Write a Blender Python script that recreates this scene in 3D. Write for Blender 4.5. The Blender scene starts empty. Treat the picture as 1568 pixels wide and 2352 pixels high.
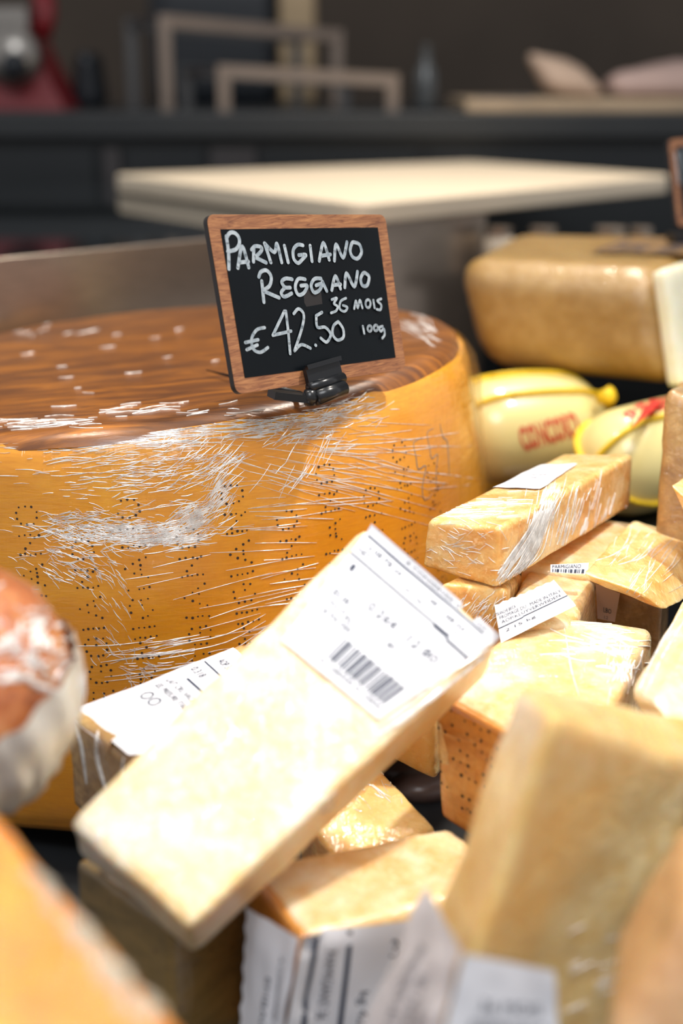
import bpy, bmesh, math, random
from mathutils import Vector, Matrix, noise
from mathutils.bvhtree import BVHTree

# ------------------------------------------------------------------ camera, world, light
PI = math.pi
SC = bpy.context.scene
COL = SC.collection
IW, IH, FPX = 1568, 2352, 50 / 36 * 2352
PITCH, ZC = math.radians(17), 1.15
FW = Vector((0, math.cos(PITCH), -math.sin(PITCH)))
UP = Vector((0, math.sin(PITCH), math.cos(PITCH)))
RT = Vector((1, 0, 0))
EYE = Vector((0, 0, ZC))

cam_data = bpy.data.cameras.new('camera')
cam_data.sensor_fit = 'VERTICAL'
cam_data.sensor_height = 36
cam_data.sensor_width = 24
cam_data.lens = 50
cam_data.clip_start = 0.02
cam_data.dof.use_dof = True
cam_data.dof.focus_distance = 0.755
cam_data.dof.aperture_fstop = 3.5
cam = bpy.data.objects.new('camera', cam_data)
cam.location = EYE
cam.rotation_euler = (PI / 2 - PITCH, 0, 0)
COL.objects.link(cam)
SC.camera = cam

world = bpy.data.worlds.new('shop_ambient')
SC.world = world
world.use_nodes = True
world.node_tree.nodes['Background'].inputs[0].default_value = (0.98, 0.97, 1.0, 1)
world.node_tree.nodes['Background'].inputs[1].default_value = 0.45


def area(name, loc, aim, size, power, color, spread=PI):
    d = bpy.data.lights.new(name, 'AREA')
    d.shape = 'DISK'
    d.size = size
    d.energy = power
    d.color = color
    d.spread = spread
    o = bpy.data.objects.new(name, d)
    o.location = loc
    o.rotation_euler = (Vector(aim) - Vector(loc)).to_track_quat('-Z', 'Y').to_euler()
    COL.objects.link(o)
    return o


# ceiling spotlights over the counter and daylight from behind the camera, raised overhead
area('ceiling_spot_key', (0.66, 0.80, ZC + 1.25), (0.05, 0.62, ZC - 0.25), 0.10, 2.7, (1.0, 0.95, 0.88), math.radians(60))
area('ceiling_spot_side', (-0.55, 0.75, ZC + 1.3), (-0.05, 0.65, ZC - 0.25), 0.10, 0.9, (1.0, 0.92, 0.82), math.radians(60))
area('daylight_soft_overhead', (-0.12, -0.62, ZC + 1.45), (0.02, 0.7, ZC - 0.2), 1.0, 20, (0.95, 0.97, 1.0))  # daylight set as an added overhead disk for glare on the long wedge
area('ceiling_spot_rear', (0.3, 1.7, ZC + 1.4), (0.1, 1.5, ZC - 0.1), 0.15, 4.6, (1.0, 0.90, 0.78), math.radians(70))

SC.view_settings.view_transform = 'Standard'
SC.view_settings.look = 'None'
SC.view_settings.exposure = 0.18
SC.view_settings.gamma = 1.0
SC.view_settings.use_curve_mapping = False
try:
    SC.cycles.use_denoising = True
    SC.cycles.max_bounces = 8
    SC.cycles.caustics_reflective = False
    SC.cycles.caustics_refractive = False
except Exception:
    pass
random.seed(7)


# ------------------------------------------------------------------ helpers
def U(px, py, d):
    """the point at a picture position and a distance along the view axis"""
    return EYE + d * (FW + RT * ((px - IW / 2) / FPX) + UP * ((IH / 2 - py) / FPX))


def ray(px, py):
    return (FW + RT * ((px - IW / 2) / FPX) + UP * ((IH / 2 - py) / FPX)).normalized()


def on_plane(px, py, p0, n):
    r = ray(px, py)
    t = (Vector(p0) - EYE).dot(n) / r.dot(n)
    return EYE + r * t


def link(name, me, mat=None, parent=None, smooth=True):
    o = bpy.data.objects.new(name, me)
    COL.objects.link(o)
    if mat:
        me.materials.append(mat)
    if parent:
        o.parent = parent
    if smooth:
        for p in me.polygons:
            p.use_smooth = True
    return o


def tag(o, label, cat, group=None, kind=None):
    if label:
        o['label'] = label
    if cat:
        o['category'] = cat
    if group:
        o['group'] = group
    if kind:
        o['kind'] = kind
    return o


def thing(name, loc, label, cat, group=None):
    o = bpy.data.objects.new(name, None)
    o.empty_display_size = 0.02
    o.location = loc
    COL.objects.link(o)
    return tag(o, label, cat, group)


def mesh(name, verts, faces, mat=None, parent=None, smooth=True):
    """verts are given in world space; they are stored relative to the parent thing"""
    off = root_loc(parent)
    me = bpy.data.meshes.new(name)
    me.from_pydata([tuple(Vector(v) - off) for v in verts], [], faces)
    me.validate()
    me.update()
    return link(name, me, mat, parent, smooth)


def root_loc(p):
    off = Vector((0, 0, 0))
    while p:
        off = off + p.location
        p = p.parent
    return off


def from_bm(name, bm, mat=None, parent=None, smooth=True):
    off = root_loc(parent)
    for v in bm.verts:
        v.co -= off
    me = bpy.data.meshes.new(name)
    bm.to_mesh(me)
    bm.free()
    return link(name, me, mat, parent, smooth)


def lerp(a, b, t):
    return a + (b - a) * t


def bil(q, u, v):
    return lerp(lerp(q[0], q[1], u), lerp(q[3], q[2], u), v)


def rounded_box_pts(n, r):
    """surface grid of the unit cube with rounded edges, r = rounding as share of the half size (3)"""
    ts = []
    for i in range(n + 1):
        t = i / n * 2 - 1
        t = math.copysign(abs(t) ** 0.72, t)
        ts.append(t)
    verts, faces, index = [], [], {}

    def vid(p):
        key = tuple(round(c, 5) for c in p)
        if key not in index:
            q = [max(-(1 - r[i]), min(1 - r[i], p[i])) for i in range(3)]
            d = Vector([(p[i] - q[i]) / r[i] for i in range(3)])
            if d.length > 1e-9:
                d.normalize()
            index[key] = len(verts)
            verts.append(Vector([q[i] + d[i] * r[i] for i in range(3)]))
        return index[key]

    for ax in range(3):
        for sgn in (-1, 1):
            for i in range(n):
                for j in range(n):
                    f = []
                    for a, b in ((i, j), (i + 1, j), (i + 1, j + 1), (i, j + 1)):
                        p = [0, 0, 0]
                        p[ax] = sgn
                        p[(ax + 1) % 3] = ts[a]
                        p[(ax + 2) % 3] = ts[b]
                        f.append(vid(p))
                    faces.append(f if sgn > 0 else f[::-1])
    return verts, faces


def block(name, top, bot, mat, parent, rad=0.005, n=16, amp=0.0012, freq=60, seed=0.0):
    """a lumpy hand-cut block: top and bottom loops of four corners, rounded edges, uneven faces"""
    size = [((top[1] - top[0]).length + (top[2] - top[3]).length) / 2,
            ((top[3] - top[0]).length + (top[2] - top[1]).length) / 2,
            sum((top[i] - bot[i]).length for i in range(4)) / 4]
    r = [min(0.95, max(0.02, 2 * rad / max(s, 1e-4))) for s in size]
    vs, fs = rounded_box_pts(n, r)
    out = []
    cen = sum(top, Vector()) / 8 + sum(bot, Vector()) / 8
    for p in vs:
        u, v, w = (p.x + 1) / 2, (p.y + 1) / 2, (p.z + 1) / 2
        q = lerp(bil(bot, u, v), bil(top, u, v), w)
        d = (q - cen).normalized()
        s = Vector((seed * 7.1, seed * 3.3, seed))
        k = noise.noise(q * freq + s) * amp + noise.noise(q * freq * 3.1 + s) * amp * 0.35
        out.append(q + d * k)
    # orientation of faces
    a = (top[1] - top[0]).cross(top[3] - top[0])
    if a.dot(top[0] - bot[0]) < 0:
        fs = [f[::-1] for f in fs]
    return mesh(name, out, fs, mat, parent)


def quad_loop(*pts):
    return [U(*p) for p in pts]


def shifted(loop, vec):
    return [p + Vector(vec) for p in loop]


def base_of(top, bot):
    c = sum(bot, Vector()) / 4
    c.z = min(p.z for p in bot)
    return c


def box_bm(bm, a, b):
    bmesh.ops.create_cube(bm, size=1, matrix=Matrix.Translation((Vector(a) + Vector(b)) / 2) @ Matrix.Diagonal((b[0] - a[0], b[1] - a[1], b[2] - a[2], 1)))


def bar(bm, a, b, w, h=None, ref=Vector((0, 0, 1))):
    """a rectangular bar from a to b"""
    h = h or w
    a, b = Vector(a), Vector(b)
    d = (b - a).normalized()
    s = d.cross(ref)
    if s.length < 1e-4:
        s = d.cross(Vector((1, 0, 0)))
    s.normalize()
    t = s.cross(d)
    vs = []
    for p in (a, b):
        for i, j in ((-1, -1), (1, -1), (1, 1), (-1, 1)):
            vs.append(bm.verts.new(p + s * (i * w / 2) + t * (j * h / 2)))
    for f in ((3, 2, 1, 0), (4, 5, 6, 7), (0, 1, 5, 4), (1, 2, 6, 5), (2, 3, 7, 6), (3, 0, 4, 7)):
        bm.faces.new([vs[i] for i in f])


def tube(bm, pts, rad, seg=8):
    pts = [Vector(p) for p in pts]
    n = len(pts)
    rads = rad if isinstance(rad, (list, tuple)) else [rad] * n
    rings = []
    prev = None
    for i, p in enumerate(pts):
        d = (pts[min(i + 1, n - 1)] - pts[max(i - 1, 0)]).normalized()
        s = d.cross(prev if prev else Vector((0.13, 0.27, 0.95)))
        if s.length < 1e-5:
            s = d.cross(Vector((1, 0, 0)))
        s.normalize()
        t = s.cross(d)
        prev = t
        rings.append([bm.verts.new(p + (s * math.cos(2 * PI * k / seg) + t * math.sin(2 * PI * k / seg)) * rads[i]) for k in range(seg)])
    for i in range(n - 1):
        for k in range(seg):
            bm.faces.new((rings[i][k], rings[i][(k + 1) % seg], rings[i + 1][(k + 1) % seg], rings[i + 1][k]))
    bm.faces.new(rings[0][::-1])
    bm.faces.new(rings[-1])


def smooth_line(pts, sub=5):
    if len(pts) < 3:
        return [Vector(p) for p in pts]
    P = [Vector(p) for p in pts]
    out = []
    for i in range(len(P) - 1):
        p0, p1, p2, p3 = P[max(i - 1, 0)], P[i], P[i + 1], P[min(i + 2, len(P) - 1)]
        for k in range(sub):
            t = k / sub
            out.append(0.5 * ((2 * p1) + (p2 - p0) * t + (2 * p0 - 5 * p1 + 4 * p2 - p3) * t * t + (3 * p1 - p0 - 3 * p2 + p3) * t ** 3))
    out.append(P[-1])
    return out


def lathe(bm, prof, M, seg=32):
    """prof: (radius, z) pairs turned about the z axis of M"""
    rings = []
    for r, z in prof:
        if r < 1e-6:
            rings.append([bm.verts.new(M @ Vector((0, 0, z)))])
        else:
            rings.append([bm.verts.new(M @ Vector((r * math.cos(2 * PI * k / seg), r * math.sin(2 * PI * k / seg), z))) for k in range(seg)])
    for a, b in zip(rings, rings[1:]):
        for k in range(seg):
            k2 = (k + 1) % seg
            if len(a) == 1 and len(b) > 1:
                bm.faces.new((a[0], b[k2], b[k]))
            elif len(b) == 1 and len(a) > 1:
                bm.faces.new((a[k], a[k2], b[0]))
            elif len(a) > 1:
                bm.faces.new((a[k], a[k2], b[k2], b[k]))


# ------------------------------------------------------------------ materials
class NT:
    def __init__(self, name):
        self.m = bpy.data.materials.new(name)
        self.m.use_nodes = True
        self.t = self.m.node_tree
        self.p = self.t.nodes['Principled BSDF']
        self.out = self.t.nodes['Material Output']
        self.co = self.t.nodes.new('ShaderNodeTexCoord')

    def n(self, kind, **kw):
        nd = self.t.nodes.new(kind)
        for k, v in kw.items():
            key = k.replace('_', ' ')
            tgt = None
            for s in nd.inputs:
                if s.name.lower() == key.lower() and s.enabled:
                    tgt = s
                    break
            if tgt is None:
                setattr(nd, k, v)
            elif isinstance(v, bpy.types.NodeSocket):
                self.t.links.new(v, tgt)
            else:
                tgt.default_value = v
        return nd

    def set(self, **kw):
        for k, v in kw.items():
            s = self.p.inputs[k.replace('_', ' ')]
            if isinstance(v, bpy.types.NodeSocket):
                self.t.links.new(v, s)
            elif isinstance(v, tuple) and len(v) == 3 and s.type == 'RGBA':
                s.default_value = (*v, 1)
            else:
                s.default_value = v

    def coords(self, scale=(1, 1, 1), rot=(0, 0, 0), src='Object'):
        mp = self.n('ShaderNodeMapping', Vector=self.co.outputs[src])
        mp.inputs['Scale'].default_value = scale
        mp.inputs['Rotation'].default_value = rot
        return mp.outputs[0]

    def noise(self, scale, detail=4, rough=0.55, vec=None, dist=0.0):
        return self.n('ShaderNodeTexNoise', Vector=vec or self.co.outputs['Object'], Scale=scale, Detail=detail, Roughness=rough, Distortion=dist).outputs['Fac']

    def ramp(self, fac, stops):
        r = self.n('ShaderNodeValToRGB', Fac=fac)
        el = r.color_ramp.elements
        while len(el) < len(stops):
            el.new(0.5)
        for e, (pos, c) in zip(el, stops):
            e.position = pos
            e.color = c if len(c) == 4 else (*c, 1)
        return r.outputs[0]

    def mix(self, fac, a, b, mode='MIX'):
        nd = self.t.nodes.new('ShaderNodeMix')
        nd.data_type = 'RGBA'
        nd.blend_type = mode
        for s, v in ((nd.inputs[0], fac), (nd.inputs[6], a), (nd.inputs[7], b)):
            if isinstance(v, bpy.types.NodeSocket):
                self.t.links.new(v, s)
            elif isinstance(v, (int, float)):
                s.default_value = v
            else:
                s.default_value = v if len(v) == 4 else (*v, 1)
        return nd.outputs[2]

    def bump(self, h, strength, dist=0.001, normal=None):
        b = self.n('ShaderNodeBump', Height=h, Strength=strength, Distance=dist)
        if normal:
            self.t.links.new(normal, b.inputs['Normal'])
        return b.outputs[0]


def S(r, g, b):
    """sRGB 0-255 to linear"""
    return tuple(((c / 255) / 12.92 if c / 255 <= 0.04045 else ((c / 255 + 0.055) / 1.055) ** 2.4) for c in (r, g, b))


def plain(name, col, rough=0.5, metal=0.0, noise_amt=0.12, nscale=40, coat=0.0, bump=0.0):
    t = NT(name)
    f = t.noise(nscale, 5)
    a = tuple(c * (1 - noise_amt) for c in col)
    b = tuple(min(1, c * (1 + noise_amt)) for c in col)
    t.set(Base_Color=t.ramp(f, [(0.3, a), (0.7, b)]), Roughness=rough, Metallic=metal, Coat_Weight=coat)
    if bump:
        t.set(Normal=t.bump(t.noise(nscale * 4, 4), bump))
    return t.m


def film_coat(t, amount=1.0, rough=0.10, stretch=(1, 1, 6), scale=60, strength=0.5, rot=(0, 0, 0)):
    """tight cling film: a glossy coat with stretched creases"""
    v = t.coords(stretch, rot)
    h1 = t.noise(scale, 3, 0.6, v, 1.2)
    v2 = t.coords(tuple(s * 1.0 for s in reversed(stretch)), (0.5, 0.4, 0.9))
    h2 = t.noise(scale * 0.6, 2, 0.5, v2, 0.6)
    h = t.n('ShaderNodeMath', operation='ADD')
    t.t.links.new(h1, h.inputs[0])
    t.t.links.new(h2, h.inputs[1])
    t.set(Coat_Weight=amount, Coat_Roughness=rough, Coat_IOR=1.5, Coat_Normal=t.bump(h.outputs[0], strength, 0.002))


def cheese(name, dark, mid, pale, speck=0.5, film=1.0, frough=0.16, sss=0.3, stretch=(1, 1, 6), fstr=0.5, fscale=60, rot=(0, 0, 0)):
    t = NT(name)
    big = t.noise(20, 4, 0.6, None, 0.4)
    med = t.noise(85, 5, 0.65, None, 0.5)
    am = t.n('ShaderNodeMath', operation='MULTIPLY_ADD')
    t.t.links.new(med, am.inputs[0]); am.inputs[1].default_value = 0.8
    hb = t.n('ShaderNodeMath', operation='MULTIPLY_ADD')
    t.t.links.new(big, hb.inputs[0]); hb.inputs[1].default_value = 0.9; hb.inputs[2].default_value = -0.35
    t.t.links.new(hb.outputs[0], am.inputs[2])
    base = t.ramp(am.outputs[0], [(0.32, dark), (0.50, mid), (0.68, pale)])
    fine = t.noise(260, 4, 0.6, None, 0.3)
    sp = t.ramp(fine, [(0.58, (0, 0, 0)), (0.68, (1, 1, 1))])
    k = t.n('ShaderNodeMath', operation='MULTIPLY')
    t.t.links.new(sp, k.inputs[0])
    k.inputs[1].default_value = speck
    col = t.mix(k.outputs[0], base, tuple(min(1, c * 1.15 + 0.06) for c in pale))
    hgt = t.n('ShaderNodeMath', operation='ADD')
    t.t.links.new(med, hgt.inputs[0]); t.t.links.new(fine, hgt.inputs[1])
    nb = t.bump(hgt.outputs[0], 0.55, 0.0014)
    t.set(Base_Color=col, Roughness=0.45, Normal=nb, Subsurface_Weight=sss, Subsurface_Scale=0.016, Specular_IOR_Level=0.4)
    t.p.inputs['Subsurface Radius'].default_value = (1.0, 0.55, 0.20)
    film_coat(t, film, frough, stretch, fscale, fstr, rot)
    return t.m


M = {}
M['paste'] = cheese('parmesan_paste', S(228, 180, 112), S(236, 204, 150), S(244, 226, 192))
M['paste_pale'] = cheese('parmesan_paste_pale', S(236, 200, 140), S(240, 216, 172), S(246, 234, 212), frough=0.30, fstr=0.7, fscale=40)
M['paste_gold'] = cheese('parmesan_paste_golden', S(222, 160, 82), S(232, 188, 118), S(242, 218, 170), stretch=(6, 1, 1), fstr=0.45)
M['paste_tan'] = cheese('parmesan_paste_tan', S(234, 184, 106), S(238, 198, 126), S(244, 214, 154), speck=0.35)
M['paste_orange'] = cheese('aged_orange_paste', S(232, 132, 26), S(242, 150, 40), S(248, 172, 62), speck=0.05, frough=0.10, fscale=90, fstr=0.9)
M['paste_pecorino'] = cheese('pecorino_cut_paste', S(232, 226, 190), S(238, 234, 204), S(244, 240, 218), speck=0.1, film=0.4, frough=0.3)
M['rind_pecorino'] = cheese('pecorino_rind', S(158, 122, 62), S(168, 132, 72), S(180, 146, 86), speck=0.05, frough=0.22, fstr=0.4)


def rind_material(name, cols, film=1.0):
    t = NT(name)
    base = t.ramp(t.noise(30, 6, 0.6, t.coords((1, 1, 3)), 0.5), [(0.28, cols[0]), (0.5, cols[1]), (0.74, cols[2])])
    vor = t.n('ShaderNodeTexVoronoi', Vector=t.co.outputs['Object'], Scale=150)
    spots = t.ramp(vor.outputs['Distance'], [(0.10, (1, 1, 1)), (0.22, (0, 0, 0))])
    gate = t.ramp(t.noise(60, 2), [(0.5, (0, 0, 0)), (0.56, (1, 1, 1))])
    m = t.mix(1.0, spots, gate, 'MULTIPLY')
    t.set(Base_Color=t.mix(m, base, S(84, 58, 36)), Roughness=0.4, Normal=t.bump(t.noise(140, 5), 0.3))
    film_coat(t, film, 0.13, (5, 1, 1), 60, 0.5)
    return t.m


M['rind'] = rind_material('parmesan_rind', (S(178, 104, 34), S(206, 134, 52), S(222, 160, 82)))

# big wheel: golden side, top coloured browner to carry its dim light
t = NT('wheel_side_rind')
v = t.coords((1, 1, 2.4))
c1 = t.ramp(t.noise(9, 6, 0.55, v, 0.6), [(0.25, S(220, 140, 24)), (0.5, S(234, 158, 34)), (0.78, S(242, 176, 56))])
c2 = t.mix(t.ramp(t.noise(120, 4, 0.6, t.coords((1, 1, 8))), [(0.35, (0, 0, 0)), (0.8, (0.5, 0.5, 0.5))]), c1, S(204, 122, 24))
t.set(Base_Color=c2, Roughness=0.38, Normal=t.bump(t.noise(90, 5), 0.12), Subsurface_Weight=0.06, Subsurface_Scale=0.01)
film_coat(t, 1.0, 0.09, (1, 1, 9), 34, 0.45)
M['wheel_side'] = t.m
t = NT('wheel_top_rind_dimmed')
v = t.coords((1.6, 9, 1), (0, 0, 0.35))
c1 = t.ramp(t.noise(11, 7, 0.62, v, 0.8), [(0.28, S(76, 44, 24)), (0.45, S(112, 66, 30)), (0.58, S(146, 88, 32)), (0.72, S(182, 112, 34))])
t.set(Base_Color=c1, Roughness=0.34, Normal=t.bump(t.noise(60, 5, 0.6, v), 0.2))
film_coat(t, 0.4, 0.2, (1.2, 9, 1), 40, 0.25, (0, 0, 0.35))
M['wheel_top'] = t.m

M['pit'] = plain('rind_pinhole', S(58, 44, 38), 0.6)
M['groove'] = plain('rind_stamp_groove', S(150, 128, 108), 0.4)

# film creases: partly see-through, shiny, highlights also painted in as white diffuse
t = NT('film_crease')
gl = t.n('ShaderNodeBsdfGlossy', Color=(1, 1, 1, 1), Roughness=0.16)
df = t.n('ShaderNodeBsdfDiffuse', Color=(0.98, 0.95, 0.90, 1))
tr = t.n('ShaderNodeBsdfTransparent')
m1 = t.n('ShaderNodeMixShader', Fac=0.7)
t.t.links.new(gl.outputs[0], m1.inputs[1]); t.t.links.new(df.outputs[0], m1.inputs[2])
m2 = t.n('ShaderNodeMixShader', Fac=t.ramp(t.noise(120, 3), [(0.30, (0.3, 0.3, 0.3)), (0.55, (1.0, 1.0, 1.0))]))
t.t.links.new(tr.outputs[0], m2.inputs[1]); t.t.links.new(m1.outputs[0], m2.inputs[2])
t.t.links.new(m2.outputs[0], t.out.inputs[0])
M['crease'] = t.m
# film sheet: clear with a light gloss
t = NT('film_sheet')
gl = t.n('ShaderNodeBsdfGlossy', Color=(1, 1, 1, 1), Roughness=0.12, Normal=t.bump(t.noise(90, 3, 0.5, t.coords((1, 1, 4)), 1.0), 0.7, 0.002))
tr = t.n('ShaderNodeBsdfTransparent', Color=(0.95, 0.94, 0.92, 1))
fr = t.n('ShaderNodeLayerWeight', Blend=0.25)
fk = t.n('ShaderNodeMath', operation='MULTIPLY_ADD')
t.t.links.new(fr.outputs['Fresnel'], fk.inputs[0]); fk.inputs[1].default_value = 0.25; fk.inputs[2].default_value = 0.06
m2 = t.n('ShaderNodeMixShader', Fac=fk.outputs[0])
t.t.links.new(tr.outputs[0], m2.inputs[1]); t.t.links.new(gl.outputs[0], m2.inputs[2])
t.t.links.new(m2.outputs[0], t.out.inputs[0])
M['film'] = t.m
M['glint'] = plain('film_glint', (0.98, 0.80, 0.52), 0.08, 0, 0.02)  # warm spot reflection put into the base colour
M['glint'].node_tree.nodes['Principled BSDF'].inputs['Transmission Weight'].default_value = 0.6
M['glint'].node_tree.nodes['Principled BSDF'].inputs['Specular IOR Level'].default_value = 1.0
# bunched film: several white layers
t = NT('film_bunched')
t.set(Base_Color=S(236, 226, 208), Roughness=0.25, Coat_Weight=1.0, Coat_Roughness=0.1, Normal=t.bump(t.noise(60, 4, 0.6, t.coords((6, 6, 1)), 1.5), 0.8, 0.003), Alpha=t.ramp(t.noise(40, 4, 0.6, t.coords((5, 5, 1)), 1.0), [(0.35, (0.25, 0.25, 0.25)), (0.65, (0.8, 0.8, 0.8))]))
M['bunched'] = t.m

M['paper'] = plain('label_paper', S(222, 224, 230), 0.45, 0, 0.02, 30, 0.3, 0.08)
M['paper_grey'] = plain('crumpled_label_paper', S(206, 202, 204), 0.5, 0, 0.14, 60, 0.2, 0.4)
for k_ in ('paper', 'paper_grey'):
    M[k_].node_tree.nodes['Principled BSDF'].inputs['Specular IOR Level'].default_value = 0.15
    M[k_].node_tree.nodes['Principled BSDF'].inputs['Coat Weight'].default_value = 0.0
M['ink'] = plain('label_ink', S(62, 68, 84), 0.6, 0, 0.05)

M['ink'].node_tree.nodes['Principled BSDF'].inputs['Specular IOR Level'].default_value = 0.1
# price sign
t = NT('sign_frame_wood')
v = t.coords((1, 1, 9))
g = t.noise(60, 6, 0.6, v, 1.4)
t.set(Base_Color=t.ramp(g, [(0.3, S(104, 62, 42)), (0.5, S(146, 96, 62)), (0.72, S(176, 124, 80))]), Roughness=0.5, Coat_Weight=0.15, Normal=t.bump(g, 0.15))
M['sign_wood'] = t.m
M['sign_edge'] = plain('sign_dark_edge', S(34, 30, 30), 0.5)
M['slate'] = plain('sign_black_panel', S(10, 15, 19), 0.3, 0, 0.2, 20)
M['slate'].node_tree.nodes['Principled BSDF'].inputs['Specular IOR Level'].default_value = 0.2
t = NT('chalk_marker')
t.set(Base_Color=t.ramp(t.noise(260, 4, 0.6), [(0.3, S(122, 136, 146)), (0.7, S(180, 190, 196))]), Roughness=0.6)
M['chalk'] = t.m
M['black_plastic'] = plain('black_plastic', S(22, 24, 27), 0.28, 0, 0.1)
# setting
M['tray'] = plain('display_tray_steel', S(70, 74, 78), 0.35, 0.7, 0.15, 20)
t = NT('brushed_steel')
t.set(Base_Color=t.ramp(t.noise(40, 4, 0.6, t.coords((1, 1, 14))), [(0.3, S(146, 134, 122)), (0.7, S(168, 154, 140))]), Metallic=0.7, Roughness=0.24, Normal=t.bump(t.noise(25, 3), 0.06, 0.002))
M['steel'] = t.m
M['board'] = plain('cutting_board_plastic', S(226, 210, 184), 0.5, 0, 0.03, 12, 0.1, 0.05)
M['dark_glass'] = plain('dark_glass_top', S(20, 24, 27), 0.04, 0, 0.1)
M['back_counter'] = plain('back_counter_dark', S(44, 47, 49), 0.45, 0.2, 0.1, 8)
M['cabinet'] = plain('cabinet_dark', S(25, 30, 33), 0.45, 0, 0.12, 5)
M['cabinet_panel'] = plain('cabinet_panel_grey', S(66, 62, 62), 0.45, 0, 0.1, 5)
M['wall'] = plain('back_wall_brown', S(74, 64, 54), 0.8, 0, 0.18, 3)
M['floor'] = plain('floor_tile_grey', S(70, 66, 62), 0.5, 0, 0.15, 4)
M['rack'] = plain('rack_cream_enamel', S(134, 120, 108), 0.4, 0.2, 0.06)
M['rack_dark'] = plain('rack_grey_enamel', S(84, 84, 84), 0.4, 0.4, 0.06)
M['red'] = plain('slicer_red_enamel', S(122, 14, 24), 0.45, 0, 0.05, 10, 0.1)
M['slicer_steel'] = plain('slicer_steel', S(150, 146, 140), 0.28, 0.8, 0.08)
M['navy'] = plain('dark_navy_plastic', S(18, 26, 34), 0.4, 0, 0.1)
M['beige'] = plain('beige_card', S(190, 166, 130), 0.7, 0, 0.08, 10)
M['bag'] = plain('brown_paper_bag', S(196, 170, 148), 0.7, 0, 0.14, 9, 0, 0.3)
M['bag_pink'] = plain('pinkish_wrap', S(186, 160, 150), 0.6, 0, 0.10, 9, 0, 0.3)
M['wood_tray'] = plain('pale_wood_tray', S(170, 150, 124), 0.6, 0, 0.12, 14)
M['blue'] = plain('blue_cloth', S(30, 84, 140), 0.7, 0, 0.15, 20)
M['grey_glass'] = plain('grey_bottle_glass', S(66, 70, 72), 0.15, 0, 0.05)
M['caciocavallo'] = plain('caciocavallo_wax', S(238, 222, 150), 0.32, 0, 0.05, 14, 0.5)
M['cord'] = plain('yellow_cord', S(240, 200, 30), 0.5, 0, 0.1, 200, 0, 0.5)
M['red_ink'] = plain('red_print', S(206, 36, 26), 0.5, 0, 0.1)
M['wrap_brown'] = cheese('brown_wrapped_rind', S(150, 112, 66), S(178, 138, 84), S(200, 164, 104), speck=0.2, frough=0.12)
M['glossy_brown'] = cheese('glossy_brown_rind', S(146, 78, 40), S(190, 112, 60), S(214, 150, 96), speck=0.2, frough=0.08, fscale=70, fstr=0.9)
M['film_white'] = plain('gathered_film_white', S(206, 204, 196), 0.3, 0, 0.12, 40, 0.8, 0.4)
M['shaded_rind'] = rind_material('rind_painted_shade', (S(96, 78, 42), S(122, 98, 52), S(140, 112, 62)))  # rind darkened in colour for the shade under the long wedge
M['jar_a'] = plain('pale_jar', S(206, 190, 168), 0.3, 0, 0.05)
M['jar_b'] = plain('blue_grey_jar', S(150, 160, 168), 0.25, 0, 0.05)
M['jar_c'] = plain('olive_jar', S(150, 146, 104), 0.3, 0, 0.08)
M['paste_shaded'] = cheese('shade_toned_paste', S(186, 140, 92), S(196, 152, 104), S(208, 166, 118), speck=0.1)  # tan paste darkened to hold the shade on the corner block
M['wrapper'] = plain('brown_printed_wrapper', S(140, 108, 66), 0.4, 0, 0.2, 40, 0.3)
M['offcut'] = plain('dark_offcut', S(92, 72, 64), 0.45, 0, 0.12, 60, 0.4)


# ------------------------------------------------------------------ print on labels
_text_cache = {}


def text_geo(body, bold=0.0):
    """flat outline of a line of text, scaled to a unit-high box: verts (x, y), faces, width/height"""
    key = (body, bold)
    if key in _text_cache:
        return _text_cache[key]
    cu = bpy.data.curves.new('t', 'FONT')
    cu.body = body
    cu.size = 1
    cu.offset = bold
    cu.resolution_u = 2
    o = bpy.data.objects.new('t', cu)
    COL.objects.link(o)
    dg = bpy.context.evaluated_depsgraph_get()
    me = o.evaluated_get(dg).to_mesh()
    vs = [v.co.copy() for v in me.vertices]
    fs = [list(p.vertices) for p in me.polygons]
    o.evaluated_get(dg).to_mesh_clear()
    bpy.data.objects.remove(o)
    bpy.data.curves.remove(cu)
    x0 = min(v.x for v in vs); x1 = max(v.x for v in vs)
    y0 = min(v.y for v in vs); y1 = max(v.y for v in vs)
    vs = [((v.x - x0) / (x1 - x0), (v.y - y0) / (y1 - y0)) for v in vs]
    _text_cache[key] = (vs, fs)
    return _text_cache[key]


def sheet_map(q, lift, wave=0.0, seed=0.0, body=None):
    n = (q[1] - q[0]).cross(q[3] - q[0]).normalized()
    if n.dot(EYE - q[0]) < 0:
        n = -n

    tree = None
    if body:
        off = root_loc(body.parent)
        tree = BVHTree.FromPolygons([v.co + off for v in body.data.vertices], [list(p.vertices) for p in body.data.polygons])

    def f(u, v, extra=0.0):
        p = bil(q, u, v)
        if tree:
            h = tree.ray_cast(p + n * 0.02, -n, 0.035)
            if h[0]:
                p = h[0]
        w = wave * noise.noise(Vector((u * 3 + seed, v * 3, seed)))
        return p + n * (lift + extra + w)
    return f


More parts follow.
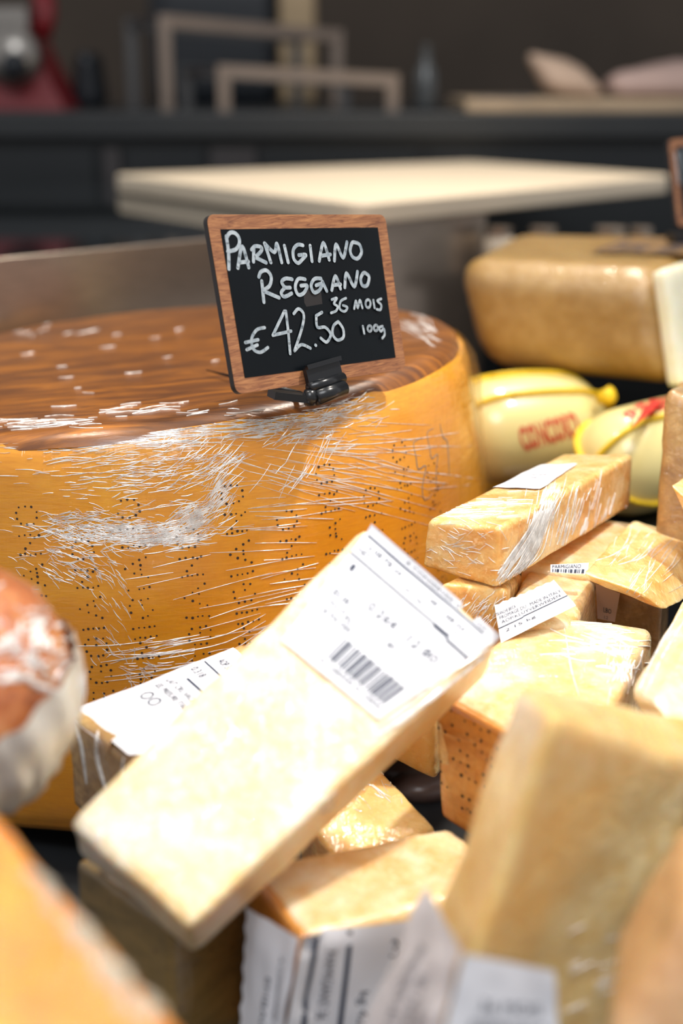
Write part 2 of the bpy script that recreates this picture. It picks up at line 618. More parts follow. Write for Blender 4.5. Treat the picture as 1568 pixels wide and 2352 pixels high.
def make_label(parent, q, items, lift=0.0012, wave=0.0008, seed=1.0, mat='paper', torn=None, name='label', n=14, body=None):
    """paper label on the quad q (top-left, top-right, bottom-right, bottom-left as read) with flat print"""
    f = sheet_map(q, lift, wave, seed, body)
    vs, fs = [], []
    for j in range(n + 1):
        for i in range(n + 1):
            u, v = i / n, j / n
            if torn == 'left' and i == 0:
                u += 0.02 * (1 if j % 2 else -1)
            if torn == 'top' and j == 0:
                v += 0.02 * (1 if i % 2 else -1)
            vs.append(f(u, v))
    for j in range(n):
        for i in range(n):
            a = j * (n + 1) + i
            fs.append((a, a + n + 1, a + n + 2, a + 1))
    lab = mesh(name, vs, fs, M[mat], parent)
    pv, pf = [], []
    qn = (q[1] - q[0]).cross(q[3] - q[0]).normalized()
    if qn.dot(EYE - q[0]) < 0:
        qn = -qn

    def f(u, v, extra=0.0):
        x, y = max(0, min(0.9999, u)) * n, max(0, min(0.9999, v)) * n
        i, j = int(x), int(y)
        a = j * (n + 1) + i
        return bil([vs[a], vs[a + 1], vs[a + n + 2], vs[a + n + 1]], x - i, y - j) + qn * extra

    def rect(u0, v0, u1, v1):
        k = 6
        b = len(pv)
        horizontal = abs(u1 - u0) > abs(v1 - v0)
        for i in range(k + 1):
            tt = i / k
            if horizontal:
                pv.append(f(lerp(u0, u1, tt), v0, 0.0003)); pv.append(f(lerp(u0, u1, tt), v1, 0.0003))
            else:
                pv.append(f(u0, lerp(v0, v1, tt), 0.0003)); pv.append(f(u1, lerp(v0, v1, tt), 0.0003))
        for i in range(k):
            pf.append((b + 2 * i, b + 2 * i + 1, b + 2 * i + 3, b + 2 * i + 2))

    for it in items:
        if it[0] == 'text':
            _, body, u0, v0, u1, v1 = it[:6]
            tv, tf = text_geo(body)
            b = len(pv)
            rot90 = len(it) > 6
            for x, y in tv:
                if rot90:
                    pv.append(f(lerp(u0, u1, y), lerp(v0, v1, x), 0.0003))
                else:
                    pv.append(f(lerp(u0, u1, x), lerp(v1, v0, y), 0.0003))
            pf.extend([[b + i for i in fc] for fc in tf])
        elif it[0] == 'rule':
            rect(*it[1:])
        elif it[0] == 'barcode':
            _, u0, v0, u1, v1, cnt = it
            rng = random.Random(3)
            x = 0.0
            bars = []
            while x < cnt:
                w = rng.choice((1, 1, 2, 3)); g = rng.choice((1, 1, 2))
                bars.append((x, x + w)); x += w + g
            for a, b2 in bars:
                rect(lerp(u0, u1, a / x), v0, lerp(u0, u1, b2 / x), v1)
    if pv:
        mesh('print', pv, pf, M['ink'], lab, smooth=False)
    return lab


def ribbons(name, lines, width, mat, parent, lift=0.0006, ridge=0.5):
    """thin raised creases: lines are lists of (point, normal)"""
    vs, fs = [], []
    for ln in lines:
        n = len(ln)
        b = len(vs)
        w0 = width * random.uniform(0.6, 1.4)
        for i, (p, nr) in enumerate(ln):
            d = (ln[min(i + 1, n - 1)][0] - ln[max(i - 1, 0)][0])
            if d.length < 1e-7:
                d = Vector((1, 0, 0))
            s = d.normalized().cross(nr)
            w = w0 * (0.25 + 0.75 * math.sin(PI * (i + 0.5) / n))
            vs += [p + nr * lift * 0.3 + s * w / 2, p + nr * (lift + w * ridge), p + nr * lift * 0.3 - s * w / 2]
        for i in range(n - 1):
            a = b + 3 * i
            fs += [(a, a + 1, a + 4, a + 3), (a + 1, a + 2, a + 5, a + 4)]
    return mesh(name, vs, fs, mat, parent)


def surface_lines(objs, px_lines, sub=4):
    """drop picture-guided polylines onto the surface of the given meshes"""
    trees = []
    for o in objs:
        off = root_loc(o.parent)
        vs = [v.co + off for v in o.data.vertices]
        trees.append(BVHTree.FromPolygons(vs, [list(p.vertices) for p in o.data.polygons]))
    out = []
    for ln in px_lines:
        pts = smooth_line([Vector((x, y, 0)) for x, y in ln], sub)
        run = []
        for p in pts:
            best = None
            for tr in trees:
                h = tr.ray_cast(EYE, ray(p.x, p.y))
                if h[0] and (best is None or h[3] < best[3]):
                    best = h
            if best:
                nr = best[1]
                if nr.dot(EYE - best[0]) < 0:
                    nr = -nr
                run.append((best[0], nr))
        if len(run) > 1:
            out.append(run)
    return out


def scatter_lines(n, cx, cy, sx, sy, ang, dang, l0, l1, bend=0.0, rng=random):
    out = []
    for _ in range(n):
        x, y = rng.gauss(cx, sx), rng.gauss(cy, sy)
        a = math.radians(rng.gauss(ang, dang))
        L = rng.uniform(l0, l1)
        b = rng.uniform(-bend, bend) * L
        dx, dy = math.cos(a), -math.sin(a)
        out.append([(x - dx * L / 2, y - dy * L / 2), (x + dy * b, y - dx * b), (x + dx * L / 2, y + dy * L / 2)])
    return out

# ------------------------------------------------------------------ the setting
def slab(name, loop, z0, z1, mat, parent=None, bevel=0.0):
    """vertical-sided slab over a counter-clockwise loop of (x, y)"""
    bm = bmesh.new()
    lo = [bm.verts.new((x, y, z0)) for x, y in loop]
    hi = [bm.verts.new((x, y, z1)) for x, y in loop]
    k = len(loop)
    bm.faces.new(lo[::-1]); bm.faces.new(hi)
    for i in range(k):
        bm.faces.new((lo[i], lo[(i + 1) % k], hi[(i + 1) % k], hi[i]))
    if bevel:
        bmesh.ops.bevel(bm, geom=list(bm.edges), offset=bevel, segments=3, affect='EDGES', profile=0.5)
    bmesh.ops.recalc_face_normals(bm, faces=list(bm.faces))
    return from_bm(name, bm, mat, parent, smooth=False)


DECK = ZC - 0.44
tag(slab('floor', [(-3, -2.4), (3, -2.4), (3, 3.2), (-3, 3.2)], -0.05, 0.0, M['floor']), 'dark grey shop floor behind the counter', None, kind='structure')
tag(slab('wall_back', [(-3, 3.2), (3, 3.2), (3, 3.3), (-3, 3.3)], 0.0, 3.0, M['wall']), 'dark brown back wall of the shop', None, kind='structure')

tray = thing('display_counter', (0, 0.75, 0), 'dark steel display counter the cheeses are heaped on', 'counter')

# steel back guard, glass worktop behind it
gl = on_plane(-160, 607, (0, 0, U(0, 592, 1.13).z), Vector((0, 0, 1)))
ZG = U(0, 592, 1.13).z
pA = on_plane(0, 592, (0, 0, ZG), Vector((0, 0, 1)))
pB = on_plane(1118, 487, (0, 0, ZG), Vector((0, 0, 1)))
e1 = (pB - pA); glen = e1.length; e1.normalize()
e2 = Vector((-e1.y, e1.x, 0))
pA0 = pA - e1 * 0.12


def ground_loop(p, a, b):
    return [((p + e1 * i + e2 * j).x, (p + e1 * i + e2 * j).y) for i, j in ((0, 0), (a, 0), (a, b), (0, b))]


tyb = 1.26
gx = pA0.x + (tyb - pA0.y) * e1.x / e1.y + 0.012
slab('tray_floor', [(-0.9, 0.12), (0.9, 0.12), (0.9, tyb), (gx, tyb), (pA0.x, pA0.y - 0.012), (-0.9, pA0.y - 0.012)], DECK - 0.02, DECK, M['tray'], tray)
slab('counter_body', [(-0.88, 0.14), (0.88, 0.14), (0.88, tyb - 0.02), (gx + 0.02, tyb - 0.02), (pA0.x, pA0.y - 0.03), (-0.88, pA0.y - 0.03)], 0.0, DECK - 0.021, M['cabinet'], tray)
guard = slab('steel_back_guard', ground_loop(pA0, glen + 0.12, 0.006), DECK, ZG, M['steel'], None, 0.0015)
tag(guard, 'brushed steel plate standing upright behind the big cheese wheel', 'metal plate')
ctop = thing('glass_counter', tuple((pA0 + e1 * 0.3 + e2 * 0.4).to_2d()) + (0.0,), 'dark glossy glass worktop under the cream cutting board', 'counter')
slab('glass_top', ground_loop(pA0 + e2 * 0.008, glen + 0.10, 0.72), ZG - 0.013, ZG - 0.001, M['dark_glass'], ctop, 0.001)
slab('counter_body', ground_loop(pA0 + e2 * 0.03 + e1 * 0.02, glen + 0.06, 0.66), 0.0, ZG - 0.0135, M['cabinet'], ctop)

# cutting board
DB = 1.36
zb = U(825, 468, DB).z
Z1 = Vector((0, 0, 1))
bL, bN, bR = (on_plane(x, y, (0, 0, zb), Z1) for x, y in ((255, 400), (825, 468), (1548, 402)))
bF = on_plane(1080, 370, (0, 0, zb), Z1)
zbot = ZG + 0.0002
bm = bmesh.new()
lo = [bm.verts.new((p.x, p.y, zbot)) for p in (bN, bR, bF, bL)]
hi = [bm.verts.new((p.x, p.y, zb)) for p in (bN, bR, bF, bL)]
bm.faces.new(lo[::-1]); bm.faces.new(hi)
for i in range(4):
    bm.faces.new((lo[i], lo[(i + 1) % 4], hi[(i + 1) % 4], hi[i]))
bmesh.ops.bevel(bm, geom=[e for e in bm.edges if abs(e.verts[0].co.z - e.verts[1].co.z) > 0.01], offset=0.02, segments=5, affect='EDGES', profile=0.5)
bmesh.ops.bevel(bm, geom=[e for e in bm.edges if abs(e.verts[0].co.z - e.verts[1].co.z) < 0.001], offset=0.003, segments=3, affect='EDGES', profile=0.5)
tag(from_bm('cutting_board', bm, M['board'], None, smooth=False), 'large thick cream plastic cutting board lying on the dark glass worktop', 'cutting board')

# back counter with racks, slicer, bags
DK = 2.05
zk = U(500, 258, DK).z
yk = U(500, 258, DK).y - 0.02
bc = thing('back_counter', (0, yk + 0.3, 0), 'dark back counter along the rear wall carrying racks and slicer', 'counter')
slab('worktop', [(-1.6, yk), (1.6, yk), (1.6, yk + 0.62), (-1.6, yk + 0.62)], zk - 0.035, zk, M['back_counter'], bc, 0.003)
slab('cabinet_body', [(-1.58, yk + 0.03), (1.58, yk + 0.03), (1.58, yk + 0.6), (-1.58, yk + 0.6)], 0.0, zk - 0.0355, M['cabinet'], bc)
for x0, x1 in ((-1.50, -0.97), (-0.95, -0.36), (-0.345, -0.322), (-0.31, -0.20), (-0.19, -0.125), (-0.115, 0.11), (0.13, 0.62), (0.64, 1.5)):
    w = x1 - x0
    slab('door_panel', [(x0, yk + 0.018), (x1, yk + 0.018), (x1, yk + 0.03), (x0, yk + 0.03)], 0.1, zk - 0.05, M['cabinet_panel'] if x0 in (-0.19, -0.345) else M['cabinet'], bc)


def rack(px0, y0t, px1, y1t, d0, d1, label, mat, w=0.018, back=0.14):
    a = U(px0, y0t, d0); b = U(px1, y1t, d1)
    r = thing('serving_rack', ((a.x + b.x) / 2, (a.y + b.y) / 2, zk), label, 'rack', 'bent metal racks on the back counter')
    off = Vector((-0.07, back, 0))
    for o, mm in ((Vector(), mat), (off, M['rack_dark'])):
        bm = bmesh.new(); bar(bm, a + o, b + o, 0.012, w, Vector((0, 0, 1))); from_bm('top_rail', bm, mm, r, False)
        for p in (a, b):
            q = p + o
            bm = bmesh.new(); bar(bm, (q.x, q.y, zk), (q.x, q.y, q.z + w / 2), w, 0.012, Vector((0, 1, 0))); from_bm('post', bm, mm, r, False)
    for p in (a, b):
        bm = bmesh.new(); bar(bm, p, p + off, 0.01, 0.012); from_bm('side_rail', bm, M['rack_dark'], r, False)
    return r


rack(378, 48, 774, 82, 2.12, 2.30, 'tall cream bent metal rack on the back counter', M['rack'])
rack(514, 163, 902, 184, 2.07, 2.07, 'low cream bent metal rack in front of the taller one', M['rack'])

# red slicer
sl = thing('meat_slicer', (U(20, 235, 2.25).x, U(20, 235, 2.25).y, zk), 'red enamel meat slicer with steel knob on the back counter', 'slicer')
o = U(20, 235, 2.25)
def P3(px, py, d):
    p = U(px, py, d)
    return p
prof = [(-120, 240), (148, 240), (118, 190), (66, 92), (40, 66), (-120, 66)]
fr_ = [P3(x, y, 2.2) for x, y in prof]
for p in fr_[:2]:
    p.z = zk
bk_ = [p + Vector((0, 0.16, 0)) for p in fr_]
k = len(prof)
mesh('base', fr_ + bk_, [list(range(k)), list(range(2 * k - 1, k - 1, -1))] + [(i + k, (i + 1) % k + k, (i + 1) % k, i) for i in range(k)], M['red'], sl, False)
bm = bmesh.new()
lathe(bm, [(0, 0.03), (0.035, 0.028), (0.045, 0.015), (0.047, 0.0), (0, 0)], Matrix.Translation(U(28, 130, 2.19)) @ Matrix.Rotation(PI / 2, 4, 'X'), 24)
from_bm('blade_cover', bm, M['slicer_steel'], sl)
bm = bmesh.new()
lathe(bm, [(0, 0.04), (0.016, 0.036), (0.02, 0.02), (0.014, 0.0), (0, 0)], Matrix.Translation(U(40, 150, 2.16)) @ Matrix.Rotation(PI / 2, 4, 'X'), 16)
from_bm('knob', bm, M['navy'], sl)
bm = bmesh.new()
tube(bm, [U(92, 80, 2.22), U(104, 30, 2.22), U(96, -40, 2.22)], 0.018, 10)
from_bm('arm', bm, M['red'], sl)
bm = bmesh.new()
bar(bm, U(-120, 44, 2.21), U(72, 44, 2.21), 0.06, 0.035)
from_bm('carriage', bm, M['slicer_steel'], sl, False)

# dark appliance parts and bottles on the back counter
def standing(name, px0, px1, pyt, d, depth, mat, label, cat, taper=1.0):
    a, b = U(px0, pyt, d), U(px1, pyt, d)
    cx, w = (a.x + b.x) / 2, (b.x - a.x) / 2
    top = [Vector((cx + sx * w * taper, a.y + sy, a.z)) for sx, sy in ((-1, 0), (1, 0), (1, depth), (-1, depth))]
    bot = [Vector((cx + sx * w, a.y + sy, zk)) for sx, sy in ((-1, 0), (1, 0), (1, depth), (-1, depth))]
    ob = block(name, top, bot, mat, None, rad=0.012, n=8, amp=0.0)
    return tag(ob, label, cat)


standing('weighing_scale', 156, 226, 118, 2.3, 0.1, M['navy'], 'dark navy scale standing right beside the red slicer', 'scale', 0.6)
standing('coffee_grinder', 338, 632, -60, 2.52, 0.1, M['navy'], 'dark appliance behind the tall rack at the top edge', 'appliance', 1.0)
standing('carton', 640, 722, -40, 2.5, 0.1, M['beige'], 'upright beige carton behind the tall rack', 'carton')
p = U(976, 268, 2.12)
bm = bmesh.new()
lathe(bm, [(0, 0), (0.016, 0), (0.017, 0.004), (0.017, 0.055), (0.008, 0.07), (0.007, 0.09), (0.009, 0.094), (0, 0.094)], Matrix.Translation((p.x, p.y, zk)), 16)
tag(from_bm('bottle', bm, M['grey_glass'], None), 'slim grey bottle on the back counter right of the racks', 'bottle')

# tray with paper bags on the right
ty = U(1300, 270, 2.02)
wt = slab('wooden_tray', [(U(1066, 270, 2.06).x, yk + 0.005), (U(1720, 270, 2.06).x, yk + 0.005), (U(1720, 270, 2.06).x, yk + 0.34), (U(1066, 270, 2.06).x, yk + 0.34)], zk, zk + 0.018, M['wood_tray'], None, 0.003)
tag(wt, 'flat pale wooden tray under the paper bags on the back counter', 'tray')


def bag(name, pts, d, depth, mat, label, cat, seed):
    top = [U(*pts[0], d), U(*pts[1], d)]
    bot = [U(*pts[3], d), U(*pts[2], d)]
    for q in bot:
        q.z = zk + 0.0185
    back = Vector((0.01, depth, 0))
    b = block(name, [top[0], top[1], top[1] + back, top[0] + back], [bot[0], bot[1], bot[1] + back, bot[0] + back], mat, None, rad=0.03, n=14, amp=0.010, freq=18, seed=seed)
    return tag(b, label, cat)


bag('paper_bag', [(1195, 112), (1325, 142), (1400, 250), (1265, 250)], 2.16, 0.08, M['bag'], 'crumpled light brown paper bag leaning on the wooden tray', 'paper bag', 2)
bag('wrapped_parcel', [(1400, 165), (1720, 120), (1760, 250), (1395, 250)], 2.14, 0.10, M['bag_pink'], 'wide pinkish paper parcel at the right end of the tray', 'parcel', 5)
bag('cloth', [(1092, 228), (1222, 224), (1225, 252), (1085, 252)], 2.09, 0.05, M['blue'], 'small folded blue cloth on the wooden tray', 'cloth', 9)

# jars in the gap under the right of the board
js = thing('side_shelf', (U(1400, 620, 1.5).x, U(1400, 620, 1.5).y, 0), 'dark low shelf holding jars behind the pale cheese block', 'shelf')
jx, jy, jz = U(1130, 600, 1.5).x + 0.02, U(1130, 600, 1.5).y, U(1300, 640, 1.5).z
slab('shelf_board', [(jx - 0.02, jy - 0.06), (jx + 0.55, jy - 0.06), (jx + 0.55, jy + 0.1), (jx - 0.02, jy + 0.1)], jz - 0.015, jz, M['cabinet'], js)
slab('support', [(jx, jy - 0.04), (jx + 0.5, jy - 0.04), (jx + 0.5, jy + 0.08), (jx, jy + 0.08)], 0.0, jz - 0.0155, M['cabinet'], js)
for px, w, mt, lab in ((1146, 0.016, 'jar_a', 'pale jar just right of the steel plate end'), (1246, 0.017, 'jar_b', 'blue grey jar under the board beside the pale jar'), (1400, 0.020, 'jar_c', 'olive jar under the right half of the board'), (1470, 0.014, 'jar_a', 'slim pale jar under the board near its right corner')):
    c = U(px, 560, 1.5)
    j = thing('jar', (c.x, c.y, jz), lab, 'jar', 'jars under the cutting board')
    hh = 0.052
    bm = bmesh.new()
    lathe(bm, [(0, 0), (w * 0.95, 0), (w, 0.004), (w, hh * 0.75), (w * 0.8, hh * 0.84), (0, hh * 0.84)], Matrix.Translation((c.x, c.y, jz)), 20)
    from_bm('glass', bm, M[mt], j)
    bm = bmesh.new()
    lathe(bm, [(0, hh * 0.842), (w * 0.85, hh * 0.842), (w * 0.85, hh), (0, hh)], Matrix.Translation((c.x, c.y, jz)), 20)
    from_bm('lid', bm, M['steel'], j, False)

# ------------------------------------------------------------------ the big wheel
WC = Vector((-0.134, 0.941, ZC - 0.179))
TX = 0.087
WN = Vector((-TX, 0, 1)).normalized()
WX = Vector((1, 0, TX)).normalized()
WY = Vector((0, 1, 0))
WM = Matrix(((WX.x, WY.x, WN.x, WC.x), (WX.y, WY.y, WN.y, WC.y), (WX.z, WY.z, WN.z, WC.z), (0, 0, 0, 1)))
SIDE = [(0.2105, -0.0035), (0.2150, -0.009), (0.2180, -0.018), (0.2200, -0.035), (0.2225, -0.065), (0.2240, -0.10), (0.2245, -0.125), (0.2235, -0.155), (0.2205, -0.19), (0.2150, -0.225), (0.2080, -0.2385), (0.198, -0.240)]


def side_r(z):
    for (r0, z0), (r1, z1) in zip(SIDE, SIDE[1:]):
        if z1 <= z <= z0:
            return r0 + (r1 - r0) * (z - z0) / (z1 - z0)
    return SIDE[-1][0]


def wheel_pt(deg, z, out=0.0):
    a = math.radians(deg)
    r = side_r(z) + out
    return WM @ Vector((r * math.sin(a), -r * math.cos(a), z))


def wheel_nr(deg):
    a = math.radians(deg)
    return (WX * math.sin(a) - WY * math.cos(a)).normalized()


wheel = thing('hard_cheese', tuple(WM @ Vector((0, 0, -0.24))), 'huge golden hard cheese wheel with dotted rind wrapped in cling film', 'cheese')
bm = bmesh.new()
prof = []
for (r0, z0), (r1, z1) in zip(SIDE, SIDE[1:]):
    for k in range(3):
        prof.append((r0 + (r1 - r0) * k / 3, z0 + (z1 - z0) * k / 3))
prof += [SIDE[-1], (0.0, -0.240)]
lathe(bm, prof[::-1], WM, 180)
for v in bm.verts:
    l = WM.inverted() @ v.co
    if l.x * l.x + l.y * l.y > 0.15 ** 2:
        rr = Vector((l.x, l.y, 0)).normalized()
        v.co += (WM.to_3x3() @ rr) * (noise.noise(v.co * 14) * 0.0022 + noise.noise(v.co * 45) * 0.0007)
side = from_bm('rind_side', bm, M['wheel_side'], wheel)
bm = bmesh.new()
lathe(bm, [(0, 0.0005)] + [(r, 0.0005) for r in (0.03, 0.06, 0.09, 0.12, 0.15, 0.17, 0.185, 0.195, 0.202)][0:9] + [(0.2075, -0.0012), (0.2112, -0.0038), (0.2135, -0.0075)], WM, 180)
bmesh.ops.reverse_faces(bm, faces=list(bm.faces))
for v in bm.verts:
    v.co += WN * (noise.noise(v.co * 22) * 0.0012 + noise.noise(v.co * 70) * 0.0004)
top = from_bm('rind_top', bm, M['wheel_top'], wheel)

GLY = {
    'P': [(0, 0), (0, 1), (0, 2), (0, 3), (0, 4), (1, 4), (2, 4), (3, 3.2), (2.2, 2.2), (1, 2)],
    'A': [(0, 0), (0.6, 1.2), (1.2, 2.5), (2, 4), (2.8, 2.5), (3.4, 1.2), (4, 0), (1.5, 1.2), (2.4, 1.2)],
    'R': [(0, 0), (0, 1), (0, 2), (0, 3), (0, 4), (1, 4), (2, 4), (3, 3.2), (2.2, 2.2), (1, 2), (2.3, 1.1), (3.2, 0)],
    'M': [(0, 0), (0, 1), (0, 2), (0, 3), (0, 4), (1, 3), (2, 2), (3, 3), (4, 4), (4, 3), (4, 2), (4, 1), (4, 0)],
    'I': [(0, 0), (0, 1), (0, 2), (0, 3), (0, 4)],
    'G': [(3.4, 3.4), (2.4, 4), (1.1, 4), (0.1, 3.2), (0, 2), (0.1, 0.9), (1.1, 0), (2.4, 0), (3.4, 0.6), (3.4, 1.8), (2.3, 1.9)],
    'N': [(0, 0), (0, 1), (0, 2), (0, 3), (0, 4), (1, 2.9), (2, 1.8), (3, 0.7), (3.4, 0), (3.4, 1.6), (3.4, 2.8), (3.4, 4)],
    'O': [(1, 0), (2.2, 0), (3.2, 0.8), (3.4, 2), (3.2, 3.2), (2.2, 4), (1, 4), (0.1, 3.2), (0, 2), (0.1, 0.8)],
    'E': [(0, 0), (0, 1), (0, 2), (0, 3), (0, 4), (1, 4), (2.2, 4), (1, 2), (1.9, 2), (1, 0), (2.2, 0)],
}
GW = {'I': 0, 'M': 4, 'A': 4, 'R': 3.2, 'P': 3, 'E': 2.2}
pv, pf = [], []
rng = random.Random(11)
U1 = 0.0029


def pit(p, nr, r):
    b = len(pv)
    s = nr.cross(Vector((0, 0, 1))).normalized(); tt = nr.cross(s)
    pv.append(p - nr * 0.0002)
    for k in range(7):
        a = 2 * PI * k / 7
        pv.append(p + (s * math.cos(a) + tt * math.sin(a)) * r)
    for k in range(7):
        pf.append((b, b + 1 + k, b + 1 + (k + 1) % 7))


for c in range(-5, 9):
    for word, deg, ztop in (('PARMIGIANO', 19 + 14.4 * c, -0.036), ('REGGIANO', 26.5 + 14.4 * c, -0.056)):
        if not -60 < deg < 92 or (word == 'PARMIGIANO' and 50 < deg < 75) or deg > 60:
            continue
        x = 0.0
        for ch in word[::-1]:
            w = GW.get(ch, 3.4)
            for gx, gy in GLY[ch]:
                if rng.random() < 0.05:
                    continue
                z = ztop - (x + (w - gx)) * U1 * 1.02 + rng.gauss(0, 0.00025)
                dg = deg + math.degrees((2 - gy) * U1 / 0.225) + rng.gauss(0, 0.05)
                if z > -0.232:
                    pit(wheel_pt(dg, z, 0.0003 + 0), wheel_nr(dg), rng.uniform(0.0005, 0.00085))
            x += w + 2.0
dots = mesh('dotted_lettering', pv, pf, M['pit'], wheel, False)
dots['kind'] = 'stuff'
dots['label'] = 'dark pin-dot letters in upright columns on the rind'
# lift the dots onto the uneven rind
def drop_on(o, tgt, lift):
    off = root_loc(o.parent); offt = root_loc(tgt.parent)
    tree = BVHTree.FromPolygons([v.co + offt for v in tgt.data.vertices], [list(p.vertices) for p in tgt.data.polygons])
    for v in o.data.vertices:
        h = tree.find_nearest(v.co + off)
        if h[0]:
            nr = h[1]
            if nr.dot(EYE - h[0]) < 0:
                nr = -nr
            v.co = h[0] + nr * lift - off
drop_on(dots, side, 0.00025)

C6 = lambda pts: [(750 + x * 370 / 1568, 900 + y * 400 / 1695) for x, y in pts]
st = surface_lines([side], [C6(q) for q in (
    [(930, 450), (845, 495), (868, 630), (890, 755), (965, 720), (930, 920), (950, 1055), (1030, 990)],
    [(1040, 355), (975, 400), (1000, 540), (1020, 650), (1080, 610), (1062, 780), (1075, 950), (1140, 900)],
    [(1100, 310), (1130, 440), (1170, 480), (1185, 650), (1190, 800)])], 3)
ribbons('stamp_mark', st, 0.0014, M['groove'], wheel, 0.0003, 0.1)

# film creases, guided by the folds in the photograph
rng = random.Random(5)
L = []
L += scatter_lines(230, 300, 995, 130, 20, 2, 4, 25, 90, 0.03, rng)
L += scatter_lines(190, 560, 975, 120, 20, 6, 5, 25, 100, 0.03, rng)
L += scatter_lines(110, 770, 942, 60, 18, 16, 14, 15, 60, 0.06, rng)
L += scatter_lines(70, 690, 985, 60, 20, 22, 20, 15, 60, 0.06, rng)
L += scatter_lines(90, 250, 1060, 100, 35, 3, 6, 20, 70, 0.05, rng)
L += scatter_lines(110, 360, 1090, 70, 40, 12, 10, 20, 70, 0.08, rng)
L += scatter_lines(70, 470, 1060, 45, 45, 40, 12, 25, 80, 0.1, rng)
L += scatter_lines(260, 240, 1215, 75, 24, 2, 16, 15, 60, 0.12, rng)
L += scatter_lines(240, 370, 1232, 55, 14, 10, 10, 20, 70, 0.08, rng)
L += scatter_lines(110, 450, 1190, 26, 18, 38, 8, 20, 60, 0.06, rng)
L += scatter_lines(70, 500, 1130, 20, 30, 52, 8, 20, 60, 0.06, rng)
L += scatter_lines(90, 160, 1245, 55, 30, -20, 18, 12, 45, 0.1, rng)
L += scatter_lines(60, 175, 1300, 60, 25, -30, 14, 12, 45, 0.1, rng)
L += scatter_lines(60, 255, 1400, 22, 80, -52, 10, 10, 35, 0.08, rng)
L += scatter_lines(30, 640, 1190, 150, 60, 4, 3, 60, 200, 0.02, rng)
L += scatter_lines(22, 760, 1085, 110, 40, -12, 5, 80, 240, 0.02, rng)
L += scatter_lines(24, 600, 1400, 150, 80, 13, 3, 60, 240, 0.02, rng)
L += scatter_lines(30, 420, 1510, 120, 30, 10, 4, 50, 200, 0.03, rng)
L += scatter_lines(40, 320, 1540, 50, 30, -15, 30, 12, 40, 0.12, rng)
L += scatter_lines(30, 860, 1020, 80, 50, -2, 6, 40, 160, 0.02, rng)
L += scatter_lines(40, 110, 1050, 90, 60, 2, 4, 12, 50, 0.03, rng)
L += scatter_lines(16, 700, 1060, 45, 35, 58, 10, 30, 90, 0.05, rng)
for y0, y1 in ((1565, 1470), (1555, 1462), (1500, 1430), (1520, 1446)):
    L.append([(240, y0), (400, y0 - 20), (520, (y0 + y1) / 2 - 8), (610, y1 - 20)])
for k in range(6):
    L.append([(500, 1010 + k * 9), (700, 1020 + k * 22), (880, 1070 + k * 22), (1000, 1110 + k * 20)])
cr = ribbons('film_creases', surface_lines([side], L, 3), 0.00044, M['crease'], wheel, 0.0003, 0.18)
cr['kind'] = 'stuff'
L = []
L += scatter_lines(40, 90, 972, 70, 6, 2, 3, 20, 80, 0.04, rng)
L += scatter_lines(30, 420, 938, 150, 8, 5, 4, 20, 70, 0.04, rng)
L += scatter_lines(16, 250, 765, 150, 10, 8, 4, 8, 24, 0.04, rng)
L += scatter_lines(10, 300, 850, 200, 45, 8, 5, 10, 40, 0.04, rng)
L += scatter_lines(30, 970, 740, 30, 25, -30, 14, 15, 60, 0.08, rng)
cr = ribbons('film_creases', surface_lines([top], L, 3), 0.0004, M['crease'], wheel, 0.0004, 0.4)
cr['kind'] = 'stuff'
# the film stands off the rind on the right
vs, fs = [], []
A0, A1, NA, NZ = 76, 108, 14, 16
for i in range(NA + 1):
    for j in range(NZ + 1):
        a = A0 + (A1 - A0) * i / NA
        z = -0.006 - 0.17 * j / NZ
        k = math.sin(PI * i / NA) ** 0.8
        vs.append(wheel_pt(a, z, 0.0006 + 0.0055 * k * k * (0.6 + 0.4 * math.sin(j * 0.7)) + 0.0008 * noise.noise(Vector((i * 0.9, j * 0.8, 3)))))
for i in range(NA):
    for j in range(NZ):
        a = i * (NZ + 1) + j
        fs.append((a, a + 1, a + NZ + 2, a + NZ + 1))
mesh('loose_film', vs, fs, M['film'], wheel)

